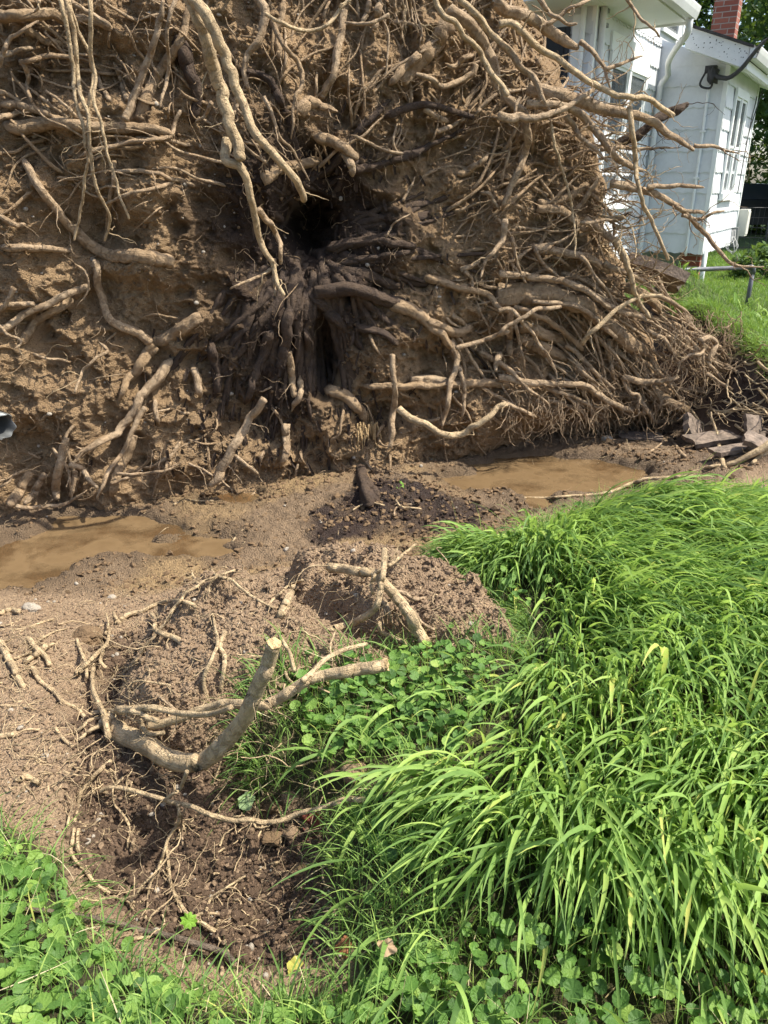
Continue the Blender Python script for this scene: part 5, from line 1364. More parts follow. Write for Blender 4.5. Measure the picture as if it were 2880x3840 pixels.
# stone slabs
def slab(label, c, L, W_, T_, rot, tiltx, tilty, seed, name='stone_slab'):
    from mathutils import Euler
    n = 9; g = np.linspace(-1, 1, n); X, Y = np.meshgrid(g, g); ang = np.maximum(np.abs(X), np.abs(Y)); 
    sx = 1 + .12 * vnoise(X * 2 + seed, Y * 2, 0, 3); sy = 1 + .12 * vnoise(X * 2, Y * 2 + seed, 0, 4)
    top = np.stack([X * sx * L / 2, Y * sy * W_ / 2, T_ / 2 + .12 * T_ * vnoise(X * 2.5 + seed, Y * 2.5, 0, 5) - .12 * T_ * (ang > .98)], -1).reshape(-1, 3)
    bot = top.copy(); bot[:, 2] = -T_ / 2 + .1 * T_ * vnoise(X * 2.5 + seed, Y * 2.5, 3, 6).ravel(); bot[:, :2] *= .97
    V = np.vstack([top, bot]); F = []
    for i in range(n - 1):
        for j in range(n - 1):
            a = i * n + j; F.append([a, a + 1, a + n + 1, a + n]); b = a + n * n; F.append([b, b + n, b + n + 1, b + 1])
    bd = [j for j in range(n)] + [i * n + n - 1 for i in range(1, n)] + [(n - 1) * n + j for j in range(n - 2, -1, -1)] + [i * n for i in range(n - 2, 0, -1)]
    for i in range(len(bd)):
        a, b = bd[i], bd[(i + 1) % len(bd)]; F.append([b, a, a + n * n, b + n * n])
    Rm = np.array(Euler((tiltx, tilty, rot)).to_matrix()); V = V @ Rm.T + c
    o = mesh_obj(name, V, np.array(F), M['slate'], None, c, smooth=False); return tag(o, label, 'stone slab', 'stone slabs')
M['slate'] = flat_mat('grey_stone', (0.21, 0.16, 0.12), .9, 0, .65, 16, 1.0, 45)
def gp(px, py, up=0): H, D, T = hit_ground(np.array([px]), np.array([py])); return H[0] + [0, 0, up]
slab('long grey stone slab lying tilted in the rubble at the right', gp(2690, 1672, .07), .48, .2, .045, .15, .1, -.08, 1)
slab('grey slab fragment standing on edge left of the long slab', gp(2595, 1650, .10), .22, .20, .06, .5, .9, .5, 2)
slab('lower flat slab jutting out beneath the long grey slab', gp(2760, 1700, .035), .34, .15, .035, .1, -.05, -.12, 3)
slab('small pale slab leaning upright behind the dark stick at the right edge', gp(2815, 1655, .12), .16, .18, .04, .3, 1.0, .2, 4)
slab('broken slab standing highest behind the dark stick at the right edge', gp(2840, 1690, .06), .22, .14, .05, -.4, .3, .3, 5)
slab('flat thin slab half sunk in the wet mud left of the rubble', gp(2400, 1640, .015), .36, .2, .02, -.1, .03, .02, 6)
c = CAM + ray(2452, 1020) * 7.35
slab('thick grey paving slab tipped up at the torn lawn edge beside the root plate', c, .56, .5, .11, -.25, -.35, .32, 7)

# grey pipe end at the left edge
M['pipe'] = flat_mat('weathered_grey_metal', (0.22, 0.23, 0.225), .5, .5, .3, 14, .2, 60)
M['inner'] = flat_mat('pipe_inside', (0.10, 0.105, 0.105), .7, .3, .2)
pc = CAM + ray(-14, 1592) * 4.6; ax = np.array([1.0, -.30, -.16]); ax /= np.linalg.norm(ax)
tpts = pc - ax[None, :] * np.linspace(.0, -.07, 5)[::-1, None]
Pm = np.vstack([pc - ax * .9, pc - ax * .45, pc, pc + ax * .06])
V, F, Tf, rc = tube(Pm, .082, 40, 0, 0, False)
th = np.linspace(0, 2 * np.pi, 40, endpoint=False)
V[-40:] += ax * (.012 * np.sin(th * 3) + .01 * (np.sin(th * 7)))[:, None]
V2, F2, _, rc2 = tube(Pm, .075, 40, 0, 0, False); V2[-40:] = V[-40:] * .93 + V[-40:].mean(0) * .07
F2 = F2[:, ::-1] + len(V); i0 = 40 * 3; rim = np.array([[i0 + j, i0 + (j + 1) % 40, len(V) + i0 + (j + 1) % 40, len(V) + i0 + j] for j in range(40)])
FF = np.vstack([F, F2, rim])
o = mesh_obj('drain_pipe', np.vstack([V, V2]), FF, None, None, pc, mats=[M['pipe'], M['inner']], midx=np.concatenate([np.zeros(len(F)), np.ones(len(F2)), np.zeros(len(rim))]))
tag(o, 'open end of a grey drain pipe poking from the earth at the left edge', 'pipe')

# ------------------------------------------------------------------ railing
M['rail'] = flat_mat('dull_grey_pipe_metal', (0.13, 0.135, 0.145), .5, .6, .35, 12, .2, 80)
ra = CAM + ray(2826, 1002) * 9.3; 
foot = CAM + ray(2808, 1168) * 9.33; foot[2] = min(foot[2], float(G(foot[0], foot[1]))) - .02
foot = np.array([ra[0], ra[1], float(G(ra[0], ra[1])) - .1])
lf = CAM + ray(2480, 1016) * 9.05
r_ob = empty('pipe_railing', foot, 'low grey pipe railing with a rounded corner on the lawn before the house', 'railing')
dv = (ra - lf); dv /= np.linalg.norm(dv)
mb = MB(); add_tube(mb, np.vstack([lf - dv * 1.2, lf, ra - dv * .05]), .026, 16, 0, 1); mb.build('rail', M['rail'], r_ob, smooth=True)
mb = MB(); add_tube(mb, np.vstack([ra - dv * .06, ra - dv * .03, ra + [0, 0, -.01] - dv * .008, ra + [0, 0, -.04], ra + [0, 0, -.08]]), .033, 16, 0, 1); mb.build('elbow', M['rail'], r_ob, smooth=True)
mb = MB(); add_tube(mb, np.vstack([ra + [0, 0, -.06], foot]), .026, 16, 0, 1); mb.build('post', M['rail'], r_ob, smooth=True)
mb = MB(); l2 = lf - dv * 1.1; add_tube(mb, np.vstack([l2, [l2[0], l2[1], float(G(l2[0], l2[1])) - .1]]), .026, 16, 0, 1); mb.build('post', M['rail'], r_ob, smooth=True)
# ------------------------------------------------------------------ the white house
E1 = np.array([.528, .849]); E2 = np.array([.849, -.528])
class Plane:
    def __init__(s, O, u, n): s.O = np.asarray(O, float)[:2]; s.u = np.asarray(u, float); s.n = np.asarray(n, float)
    def hit(s, px, py, out=0.0):
        d = ray(px, py); O = s.O + s.n * out; t = (s.n @ (O - CAM[:2])) / (s.n @ d[:2]); p = CAM + d * t
        return float(s.u @ (p[:2] - s.O)), float(p[2])
    def chit(s, cx, cy, out=0.0): return s.hit(1880 + cx * .6028, cy * .6028, out)
    def P(s, a, o, z): q = s.O + s.u * a + s.n * o; return np.array([q[0], q[1], z])
    def box(s, mb, a0, a1, z0, z1, o0, o1):
        V = [s.P(a, o, z) for z in (z0, z1) for (a, o) in ((a0, o0), (a1, o0), (a1, o1), (a0, o1))]
        rc = np.array([[a + o, z, 0] for z in (z0, z1) for (a, o) in ((a0, o0), (a1, o0), (a1, o1), (a0, o1))])
        mb.add(V, BOXF, rc)
d_ = ray(2630, 952); P1 = (CAM + d_ * (11.6 / d_[1]))[:2]
PB = Plane(P1, -E2, -E1); PC = Plane(P1, E1, E2)
sB, _ = PB.hit(2388, 940); P2 = PB.P(sB, 0, 0)[:2]
PA = Plane(P2, -E1, E2)
sA, _ = PA.hit(2212, 250); P3 = PA.P(sA, 0, 0)[:2]
PD = Plane(P3, -E2, -E1)
sC, _ = PC.chit(1595, 560)
zb = PB.hit(2630, 952)[1]
zCtop = PC.chit(1422, 385)[1] + .02
zAtop = PA.chit(985, 300)[1] + .05
GH = .24

def white_mat(name, col, dirt=.25):
    m, t, b = new_mat(name); p = pos_n(t)
    n1 = noise_n(t, p, 3, 6, .65); n2 = noise_n(t, p, 30, 5, .6)
    f = math_n(t, 'MULTIPLY', ramp(t, math_n(t, 'ADD', n1, math_n(t, 'MULTIPLY', n2, .3)), [(.55, (0, 0, 0)), (.9, (1, 1, 1))]), dirt)
    t.links.new(mixc(t, f, col, tuple(c * .6 for c in col)), b.inputs['Base Color']); b.inputs['Roughness'].default_value = .55
    t.links.new(bump(t, n2, .15, .004), b.inputs['Normal']); return m
M['siding'] = white_mat('white_painted_shingle', (.68, .705, .72), .45)
M['trim'] = white_mat('white_trim_paint', (.80, .82, .80), .15)
M['gutter'] = white_mat('stained_white_gutter', (.72, .73, .71), .4)
M['black_board'] = flat_mat('black_shutter', (.018, .018, .02), .5, 0, .3)
M['foundation'] = flat_mat('mossy_pale_wall', (.42, .45, .32), .9, 0, .4, 3)
M['shingle'] = flat_mat('dark_roof_shingle', (.06, .055, .05), .95, 0, .6, 12, .6, 50)
M['cable'] = flat_mat('black_cable', (.03, .03, .032), .6)
M['meter'] = flat_mat('pale_plastic_box', (.60, .59, .52), .6, 0, .1)
def brick_mat():
    m, t, b = new_mat('red_brick'); rc = attr_n(t, 'rc', 'Vector')
    br = t.nodes.new('ShaderNodeTexBrick'); t.links.new(rc, br.inputs['Vector'])
    br.inputs['Color1'].default_value = (.26, .07, .045, 1); br.inputs['Color2'].default_value = (.38, .13, .085, 1); br.inputs['Mortar'].default_value = (.42, .36, .31, 1)
    br.inputs['Scale'].default_value = 1.0; br.inputs['Brick Width'].default_value = .215; br.inputs['Row Height'].default_value = .075; br.inputs['Mortar Size'].default_value = .008
    br.inputs['Mortar Smooth'].default_value = .2
    t.links.new(mixc(t, math_n(t, 'MULTIPLY', noise_n(t, rc, 25, 5, .6), .5), br.outputs['Color'], (.15, .05, .035)), b.inputs['Base Color'])
    b.inputs['Roughness'].default_value = .9
    inv = math_n(t, 'SUBTRACT', 1.0, br.outputs['Fac']); t.links.new(bump(t, inv, .8, .01), b.inputs['Normal']); return m
M['brick'] = brick_mat()
def glass_mat():
    m, t, b = new_mat('window_glass')
    b.inputs['Base Color'].default_value = (.10, .115, .12, 1); b.inputs['Roughness'].default_value = .05
    tr = t.nodes.new('ShaderNodeBsdfTransparent'); mx = t.nodes.new('ShaderNodeMixShader'); mx.inputs[0].default_value = .55
    t.links.new(b.outputs[0], mx.inputs[2]); t.links.new(tr.outputs[0], mx.inputs[1]); t.links.new(mx.outputs[0], t.nodes['Material Output'].inputs[0]); return m
M['glass'] = glass_mat()
M['curtain'] = flat_mat('pale_curtain', (.62, .62, .60), .9, 0, .15, 20)

house = empty('white_house', (P1[0], P1[1], GH), 'white shingle-clad house with paired windows and a brick chimney behind the root plate', 'house')
def siding(pl, a0, a1, z0, z1, name='wall', seed=0, course=.268, topfn=None, holes=()):
    """overlapping wavy-edged courses on a backing wall"""
    mb = MB(); pl.box(mb, a0, a1, z0 + .02, z1, -.16, -.004)
    nrow = int(math.ceil((z1 - z0) / course)); n = max(4, int(abs(a1 - a0) / .035)); A = np.linspace(a0, a1, n)
    for r in range(nrow):
        zb0 = z0 + r * course; zt = min(zb0 + course + .02, z1)
        wav = .010 * np.sin(A * 2 * np.pi / .14 + r * 2.1 + seed) + .006 * vnoise(A * 9, A * 0 + r, 0, seed)
        if zb0 + .02 >= z1: continue
        rows = [(zb0 + wav, A * 0 + .001), (zb0 + wav, A * 0 + .021), (A * 0 + zt, A * 0 + .002)]
        V = []
        for zz, oo in rows:
            for k in range(n): V.append(pl.P(A[k], oo[k], zz[k]))
        F = [[j * n + k, j * n + k + 1, (j + 1) * n + k + 1, (j + 1) * n + k] for j in range(2) for k in range(n - 1)]
        mb.add(V, F)
    return mb.build(name, M['siding'], house)
siding(PB, .0, sB, zb, zCtop - .02, seed=1)
siding(PC, .0, sC, zb, zCtop, seed=2)
siding(PA, .0, sA, zb - .05, zAtop, seed=3)
siding(PD, .0, 3.2, zb, zAtop, seed=4)
# floor slab beam, recessed foundation and brick pier
mb = MB(); PB.box(mb, -sC * 0 + .25, sB + .3, -.2, zb + .1, -.75, -.6); mb.build('foundation_wall', M['foundation'], house)
mb = MB(); PC.box(mb, .05, sC, -.2, zb + .06, -1.0, -.85); mb.build('foundation_wall', M['foundation'], house)
mb = MB(); PA.box(mb, -.2, sA, -.2, zb + .0, -.3, -.12); mb.build('foundation_wall', M['foundation'], house)
mb = MB(); s0 = PB.chit(1108, 1610, -.2)[0]; s1 = PB.chit(1238, 1610, -.2)[0]; PB.box(mb, s1, s0, -.2, zb + .02, -.55, -.2); mb.build('brick_pier', M['brick'], house)
mb = MB(); s0 = PB.chit(1262, 1620, -.1)[0]; add_tube(mb, np.array([PB.P(s0, -.1, zb + .05), PB.P(s0, -.1, .15)]), .035, 10); mb.build('drain_spout', M['trim'], house, smooth=True)
# corner boards
mb = MB(); PB.box(mb, -.012, .045, zb - .01, zCtop + .05, -.02, .026); mb.build('corner_board', M['trim'], house)
mb = MB(); PA.box(mb, sA - .05, sA + .012, zb - .01, zAtop, -.02, .026); mb.build('corner_board', M['trim'], house)
mb = MB(); PC.box(mb, sC - .05, sC + .012, zb - .01, zCtop, -.02, .024); mb.build('corner_board', M['trim'], house)

def window(pl, a0, a1, z0, z1, n=2, split=.5, tw=.09):
    """group of n double-hung sashes in a shared frame"""
    f = MB()
    pl.box(f, a0, a1, z1 - tw, z1 + .03, .018, .055); pl.box(f, a0, a1, z0 - .05, z0 + tw * .6, .018, .075)
    sp = (a1 - a0) / n; ww = []
    for k in range(n + 1):
        c = a0 + k * sp; lo = a0 if k == 0 else (a1 - tw if k == n else c - tw * .6); hi = lo + tw * (1 if k in (0, n) else 1.2)
        pl.box(f, lo, hi, z0 + tw * .6, z1 - tw, .018, .050)
        ww.append((lo, hi))
    fo = f.build('window', M['trim'], house)
    for k in range(n):
        l, r = ww[k][1], ww[k + 1][0]; s = MB(); zt, zbt = z1 - tw, z0 + tw * .6; zm = zbt + (zt - zbt) * split; q = .035
        for (lo, hi, oo) in ((zbt, zm, .016), (zm, zt, .026)):
            pl.box(s, l, l + q, lo, hi, oo - .012, oo + .01); pl.box(s, r - q, r, lo, hi, oo - .012, oo + .01)
            pl.box(s, l + q, r - q, lo, lo + q, oo - .012, oo + .01); pl.box(s, l + q, r - q, hi - q, hi, oo - .012, oo + .01)
        s.build('sash', M['trim'], fo)
        g = MB(); pl.box(g, l + q * .7, r - q * .7, zbt + q * .7, zm, .017, .019); pl.box(g, l + q * .7, r - q * .7, zm + .001, zt - q * .7, .0215, .0235); g.build('pane', M['glass'], fo)
        c = MB(); nn = 40; A = np.linspace(l + .01, r - .01, nn); V = []
        for zz in (zbt, zt):
            for j in range(nn): V.append(pl.P(A[j], .008 + .004 * math.sin(j * 1.1) , zz))
        c.add(V, [[j, j + 1, nn + j + 1, nn + j] for j in range(nn - 1)]); c.build('curtain', M['curtain'], fo)
a0 = PA.chit(900, 420)[0]; a1 = PA.chit(668, 290)[0]; zt = PA.chit(900, 440)[1]; z0 = zt - 1.62
window(PA, a0, a1, z0, zt, 2)
mb = MB(); PA.box(mb, a0 - .02, a1 + .02, zt + .035, zt + .22, .012, .045); mb.build('head_board', M['trim'], house)
a0 = PC.chit(1448, 560)[0]; a1 = PC.chit(1520, 620)[0]; zt = PC.chit(1450, 560)[1]; z0 = PC.chit(1340, 1225)[1]
window(PC, a0, a1, z0, zt, 2, .48, .075)
# black shutter on the recessed wall
a1 = PD.chit(240, 350)[0]; a0 = PD.chit(422, 350)[0]; zt = PD.chit(330, 178)[1]; z0 = PD.chit(330, 520)[1]
mb = MB(); PD.box(mb, a0, a1, z0, zt, .02, .05)
for k in range(22): zz = z0 + .03 + (zt - z0 - .06) * k / 22; PD.box(mb, a0 + .05, a1 - .05, zz, zz + .03, .05, .062)
mb.build('shutter', M['black_board'], house)
mb = MB(); PD.box(mb, a0 - .12, a0 - .03, z0 - .1, zt + .1, .018, .05); mb.build('window_trim', M['trim'], house)

# main eave over wall A
OV = .62
se, ze = PA.chit(1150, 205, OV)
_, zg = PA.chit(1160, 175, OV)
hi = PA.chit(930, -5, OV)[0]
mb = MB(); V = [PA.P(a, o, z) for (a) in (se, sA + .62) for (o, z) in ((-.05, zAtop), (OV - .02, zAtop + .02), (OV - .02, zAtop + .05), (-.05, zAtop + .03))]
mb.add(V, [[0, 1, 5, 4], [1, 2, 6, 5], [2, 3, 7, 6], [3, 0, 4, 7], [0, 3, 2, 1], [4, 5, 6, 7]]); PD.box(mb, -.1, 3.2, zAtop, zAtop + .03, -.02, .6); mb.build('soffit', M['trim'], house)
def gutter(pl, a0, a1, z, o, h=.13, wd=.12, name='gutter'):
    prof = [(0, 0), (0, h), (.008, h), (.008, .008), (wd * .75, .008), (wd * .98, h * .55), (wd, h), (wd + .012, h), (wd + .012, h - .015), (wd * 1.0, h * .5), (wd * .8, 0)]
    V = [pl.P(a, o + q[0], z + q[1]) for a in (a0, a1) for q in prof]; n = len(prof)
    F = [[j, (j + 1) % n, n + (j + 1) % n, n + j] for j in range(n)]
    mb = MB(); mb.add(V, F); pl.box(mb, a0, a0 + .004, z + .004, z + h - .01, o + .008, o + wd * .75); pl.box(mb, a1 - .004, a1, z + .004, z + h - .01, o + .008, o + wd * .75)
    return mb.build(name, M['gutter'], house)
gutter(PA, se, sA + .9, zAtop + .03, OV)
mb = MB(); PA.box(mb, se, sA + .9, zAtop + .05, zAtop + .2, OV - .03, OV - .003); PA.box(mb, se - .03, se - .003, zAtop - .01, zAtop + .24, -.1, OV - .005); mb.build('fascia', M['trim'], house)
def slabroof(P, name, mat, th=.05):
    P = np.array(P); mb = MB(); mb.add(np.vstack([P, P - [0, 0, th]]), [[0, 1, 2, 3], [7, 6, 5, 4], [0, 4, 5, 1], [1, 5, 6, 2], [2, 6, 7, 3], [3, 7, 4, 0]]); return mb.build(name, mat, house)
slabroof([PA.P(se - .02, OV + .03, zAtop + .25), PA.P(sA + 1.0, OV + .03, zAtop + .25), PA.P(sA + 1.0, -1.6, zAtop + .95), PA.P(se - .02, -1.6, zAtop + .95)], 'roof', M['shingle'])
# upper storey set back over the eave
ur = PA.hit(2572, 30, -.9)[0]
UP = Plane(PA.P(0, -.9, 0)[:2], -E1, E2)
def up_wall():
    siding(UP, ur, ur + 4.5, zAtop + .5, zAtop + 3.6, 'upper_wall', 6)
up_wall()
mb = MB(); UP.box(mb, ur - .01, ur + .10, zAtop + .45, zAtop + 3.6, .005, .03); UP.box(mb, ur + .45, ur + .53, zAtop + .75, zAtop + 3.0, .016, .05); UP.box(mb, ur + .45, ur + 1.6, zAtop + .68, zAtop + .75, .016, .06); mb.build('window_trim', M['trim'], house)
g = MB(); UP.box(g, ur + .53, ur + 1.5, zAtop + .76, zAtop + 3.0, .018, .024); g.build('pane', M['glass'], house)

# lean-to roof over walls B and C, seen from its raking edge
OB = .38
rl = PB.chit(1168, 162, OB); rr = PB.chit(1548, 292, OB)
u0, z0_ = rl; u1, z1_ = rr; u0 += .02
def Bp(a, o, z): return PB.P(a, o, z)
mb = MB()
V = [Bp(u0, OB - .03, z0_ - .24), Bp(u1, OB - .03, z1_ - .24), Bp(u1, OB - .03, z1_), Bp(u0, OB - .03, z0_), Bp(u0, OB, z0_ - .24), Bp(u1, OB, z1_ - .24), Bp(u1, OB, z1_), Bp(u0, OB, z0_)]
mb.add(V, BOXF); mb.build('rake_board', M['speckled'] if 'speckled' in M else M['gutter'], house)
slope = (z1_ - z0_) / (u1 - u0)
mb = MB(); za_, zb2_ = z1_ + slope * (0 - u1) - .215, z1_ + slope * (sB + .0 - u1) - .215
V = [Bp(0, -.16, zCtop - .03), Bp(sB, -.16, zCtop - .03), Bp(sB, -.16, zb2_), Bp(0, -.16, za_), Bp(0, .006, zCtop - .03), Bp(sB, .006, zCtop - .03), Bp(sB, .006, zb2_), Bp(0, .006, za_)]
mb.add(V, BOXF); mb.build('gable_wall', M['siding'], house)
LB = -(sC + .5)
slabroof([Bp(u0, OB + .04, z0_ + .035), Bp(u1 - .05, OB + .04, z1_ + .035 - .05 * slope), Bp(u1 - .05, LB, z1_ + .035 - .05 * slope), Bp(u0, LB, z0_ + .035)], 'roof', M['shingle'], .03)
slabroof([Bp(u0, OB - .035, z0_ - .22), Bp(u1, OB - .035, z1_ - .22), Bp(u1, LB, z1_ - .22), Bp(u0, LB, z0_ - .22)], 'soffit', M['trim'], .02)
oC = float(E2 @ (PB.P(u1, 0, 0)[:2] - P1))
gutter(PC, -OB - .02, sC + .5, z1_ - .13, oC, .13, .12)
mb = MB(); PC.box(mb, -OB + .01, sC + .5, z1_ - .24, z1_ - .14, oC - .04, oC - .005); mb.build('fascia', M['trim'], house)
# spots of lichen on the rake
rs = np.random.default_rng(3); mb = MB()
for k in range(46):
    a = u0 + (u1 - u0) * rs.random(); zz = z0_ + slope * (a - u0) - rs.uniform(.02, .22); r = rs.uniform(.003, .009)
    th = np.linspace(0, 2 * np.pi, 7)[:-1]; V = [Bp(a + r * math.cos(t_), OB + .003, zz + r * math.sin(t_)) for t_ in th]; b0 = [Bp(a, OB + .004, zz)]
    mb.add(V + b0, [[j, (j + 1) % 6, 6] for j in range(6)])
o = mb.build('lichen_spots', M['cable'], house); o['kind'] = 'stuff'
# chimney
d_ = ray(1880 + 1445 * .6028, 240 * .6028); c0 = CAM + d_ * (13.6 / d_[1])
PH = Plane(c0[:2], -E2, -E1); w1 = PH.chit(1300, 200)[0]
PH2 = Plane(c0[:2], E1, E2); w2 = PH2.chit(1487, 100)[0]
mb = MB(); PH.box(mb, 0, w1, zAtop - .6, zAtop + 3.0, -w2, 0); mb.build('chimney', M['brick'], house)

# downspouts, conduit, brackets, boxes
def sp(pl, pts, r, name, mat, sides=10):
    mb = MB(); add_tube(mb, bezline(np.array([pl.P(a, o, z) for (a, z, o) in pts]), len(pts) * 7), r, sides); return mb.build(name, mat, house, smooth=True)
P_ = [PA.chit(1110, 215, OV - .05)]; 
q = PA.chit(1100, 225, OV - .06)
sp(PA, [(q[0], zAtop + .05, OV + .05), (q[0], zAtop - .12, OV + .04), (q[0] * .7, zAtop - .20, OV * .72), (q[0] * .35 + .05, zAtop - .29, OV * .42), (.11, zAtop - .38, .16), (.10, zAtop - .48, .08), (.10, zAtop - .6, .07), (.10, zAtop - .9, .07), (.10, zAtop - 1.3, .07), (.10, zb + 1.2, .07), (.10, zb - .1, .07)], .038, 'downspout', M['gutter'])
q = PA.chit(545, 300)[0]
sp(PA, [(sA - .12, zAtop, .06), (sA - .12, zAtop - 1.2, .06), (sA - .12, zb - .1, .06)], .038, 'downspout', M['gutter'])
sp(PD, [(.10, zAtop, .06), (.10, zAtop - 1.2, .06), (.10, zb, .06)], .03, 'downspout', M['trim'])
ca = PB.chit(1296, 540)
cb_ = PB.chit(1150, 1590)
co = sp(PB, [(ca[0], ca[1], .05), (ca[0] * .5 + cb_[0] * .5, ca[1] * .5 + cb_[1] * .5, .045), (cb_[0], cb_[1], .045)], .018, 'conduit', M['trim'])
mb = MB()
for f_ in (.25, .52, .78): a = ca[0] + (cb_[0] - ca[0]) * f_; zz = ca[1] + (cb_[1] - ca[1]) * f_; PB.box(mb, a - .035, a + .035, zz - .012, zz + .012, .017, .07)
mb.build('clamps', M['trim'], co)
for (cx, cy) in ((622, 70), (615, 160)):
    a, z = PA.chit(cx, cy); mb = MB(); PA.box(mb, a - .08, a + .05, z - .07, z + .06, .016, .035); PA.box(mb, a - .05, a + .02, z - .02, z + .02, .035, .08); mb.build('bracket', M['pipe'], house)
a, z = PC.chit(1468, 1380); mb = MB(); PC.box(mb, a - .12, a + .16, z - .22, z + .20, .018, .16); PC.box(mb, a - .10, a + .14, z - .19, z + .17, .16, .17); mb.build('meter_box', M['meter'], house)
a, z = PC.chit(1430, 1470); mb = MB(); PC.box(mb, a - .08, a + .1, z - .16, z + .14, .018, .10); mb.build('junction_box', M['pipe'], house)
# service head and cable
a, z = PB.chit(1332, 478); sh = MB()
V, F = lumps(np.array([PB.P(a, .13, z)]), np.array([.075]), np.random.default_rng(2), 3, 1.1, .35); sh.add(V, F)
a2, z2 = PB.chit(1312, 435); PB.box(sh, a2 - .07, a2 + .07, z2 - .04, z2 + .04, .02, .12)
add_tube(sh, bezline(np.array([PB.P(a2 + .05, .08, z2), PB.P(a2 + .10, .14, z2 - .18), PB.P(a + .03, .1, z - .14), PB.P(a, .12, z - .05)]), 16), .014, 7)
sh.build('service_head', M['cable'], house, smooth=True)
p0 = PB.P(a, .15, z)
def fp(cx, cy, y): d = ray(1880 + cx * .6028, cy * .6028); return CAM + d * (y / d[1])
cb = MB(); y0 = p0[1]
pts = [p0, fp(1395, 488, y0 - .15), fp(1440, 472, y0 - .3), fp(1500, 420, y0 - .5), fp(1560, 345, y0 - .8), fp(1620, 275, y0 - 1.1), fp(1800, 120, y0 - 2.2), fp(2600, -420, y0 - 6)]
add_tube(cb, bezline(np.array(pts), 60), np.concatenate([np.linspace(.03, .022, 14), np.full(46, .010)]), 8)
tag(cb.build('power_cable', M['cable'], smooth=True), 'black twisted power cable running from the house wall up past the eave', 'cable')
def wires(name, label, pts, r=.006):
    mb = MB()
    for k in range(3):
        P = np.array(pts) + np.array([[.03 * k, .02 * k, .0]]); P[1:-1] += np.random.default_rng(k).normal(0, .03, (len(P) - 2, 3)); add_tube(mb, bezline(P, 50), r, 5)
    tag(mb.build(name, M['pale_wire'], smooth=True), label, 'wire')
M['pale_wire'] = flat_mat('pale_grey_wire', (.45, .45, .43), .6)
wires('wire_bundle', 'loose pale wires looping down below the meter box at the house corner', [fp(1440, 1430, 13.2), fp(1425, 1500, 13.1), fp(1405, 1540, 13.0), fp(1430, 1575, 13.0), fp(1460, 1540, 13.0), fp(1435, 1470, 13.1)])
mb = MB()
for k, (q0, q1, q2) in enumerate((((1590, 600), (1540, 820), (1470, 1200)), ((1625, 560), (1560, 760), (1520, 900)))):
    add_tube(mb, bezline(np.array([fp(*q0, 13.6), fp(*q1, 13.4), fp(*q2, 13.2)]), 30), .008, 5)
mb.build('wall_wires', M['cable'], house)

# ------------------------------------------------------------------ trees, hedge and fence beyond
M['bark'] = flat_mat('tree_bark', (.10, .08, .06), .95, 0, .4, 10, .8, 30)
def leaf_quads(C, size, rng, tone, k=1):
    n = len(C); nrm = rng.normal(0, 1, (n, 3)); nrm[:, 2] = np.abs(nrm[:, 2]) + .4; nrm /= np.linalg.norm(nrm, axis=1)[:, None]
    a = np.cross(nrm, rng.normal(0, 1, (n, 3))); a /= np.linalg.norm(a, axis=1)[:, None]; b = np.cross(nrm, a)
    s = (size * rng.uniform(.6, 1.3, n))[:, None]
    V = np.stack([C - a * s, C + b * s * .45, C + a * s, C - b * s * .45], 1).reshape(-1, 3)
    F = np.arange(n * 4).reshape(n, 4); return V, F, np.repeat(tone, 4)
def tree_(name, label, x, y, h, cr, n, seed, base=0.25, size=.12, low=.12, cat='tree', group='trees behind the house', trunk=True):
    rng = np.random.default_rng(seed); z0 = float(base_h(np.array([min(max(x, -14), 14)]), np.array([min(y, 26)]))[0])
    e = empty(name, (x, y, z0), label, cat, group)
    if trunk:
        mb = MB(); P = np.array([[x, y, z0 - .2], [x + .1, y, z0 + h * .3], [x - .1, y + .1, z0 + h * .6], [x, y, z0 + h * .9]]); P = bezline(P, 14); add_tube(mb, P, np.linspace(.05 * h * .6, .03, 14), 9, .15, seed)
        for k in range(9):
            a = rng.uniform(0, 6.28); j = rng.integers(4, 12); W = wander(P[j], np.array([math.cos(a), math.sin(a), .6]), cr * rng.uniform(.5, .9), 8, .15, 0, rng); add_tube(mb, W, np.linspace(.01 * h, .015, len(W)), 6, .1, k)
        mb.build('trunk', M['bark'], e, smooth=True)
    nc = max(14, int(n / 260)); 
    ct = []
    while len(ct) < nc:
        q = rng.uniform(-1, 1, 3)
        if np.linalg.norm(q) < 1 and np.linalg.norm(q) > .35: ct.append(q)
    ct = np.array(ct); ct = np.array([x, y, z0 + h * (low + (1 - low) / 2)]) + ct * np.array([cr, cr, h * (1 - low) / 2])
    idx = rng.integers(0, nc, n); rad = cr * rng.uniform(.16, .38, nc)
    C = ct[idx] + rng.normal(0, 1, (n, 3)) * rad[idx][:, None] * np.array([.62, .62, .42])
    C[:, 2] = np.maximum(C[:, 2], z0 + .05)
    V, F, T_ = leaf_quads(C, size, rng, np.clip(rng.uniform(0, 1, n) * .6 + rng.uniform(0, .5, nc)[idx], 0, 1))
    mesh_obj('crown', V, F, M['tree_leaf'], e, (x, y, z0), attrs={'tone': T_}, smooth=False)
tree_('broadleaf_tree', 'large dark tree beyond the right side of the house, its crown beside the chimney', 11.8, 20.5, 9.6, 3.4, 14000, 1)
tree_('broadleaf_tree', 'tree crown showing between the upper storey and the brick chimney', 8.6, 27.0, 12.0, 2.6, 5000, 2)
tree_('broadleaf_tree', 'dark tree at the right frame edge under the lean-to gutter', 13.5, 22.5, 9.0, 3.6, 15000, 3, low=.02)
tree_('broadleaf_tree', 'shaded tree low behind the meter box and house corner', 11.3, 27, 7.5, 3.5, 12000, 4, low=.0)
tree_('broadleaf_tree', 'tallest tree at the right frame edge behind the others', 17.5, 30, 12.5, 4.6, 11000, 5, low=.02, size=.16)
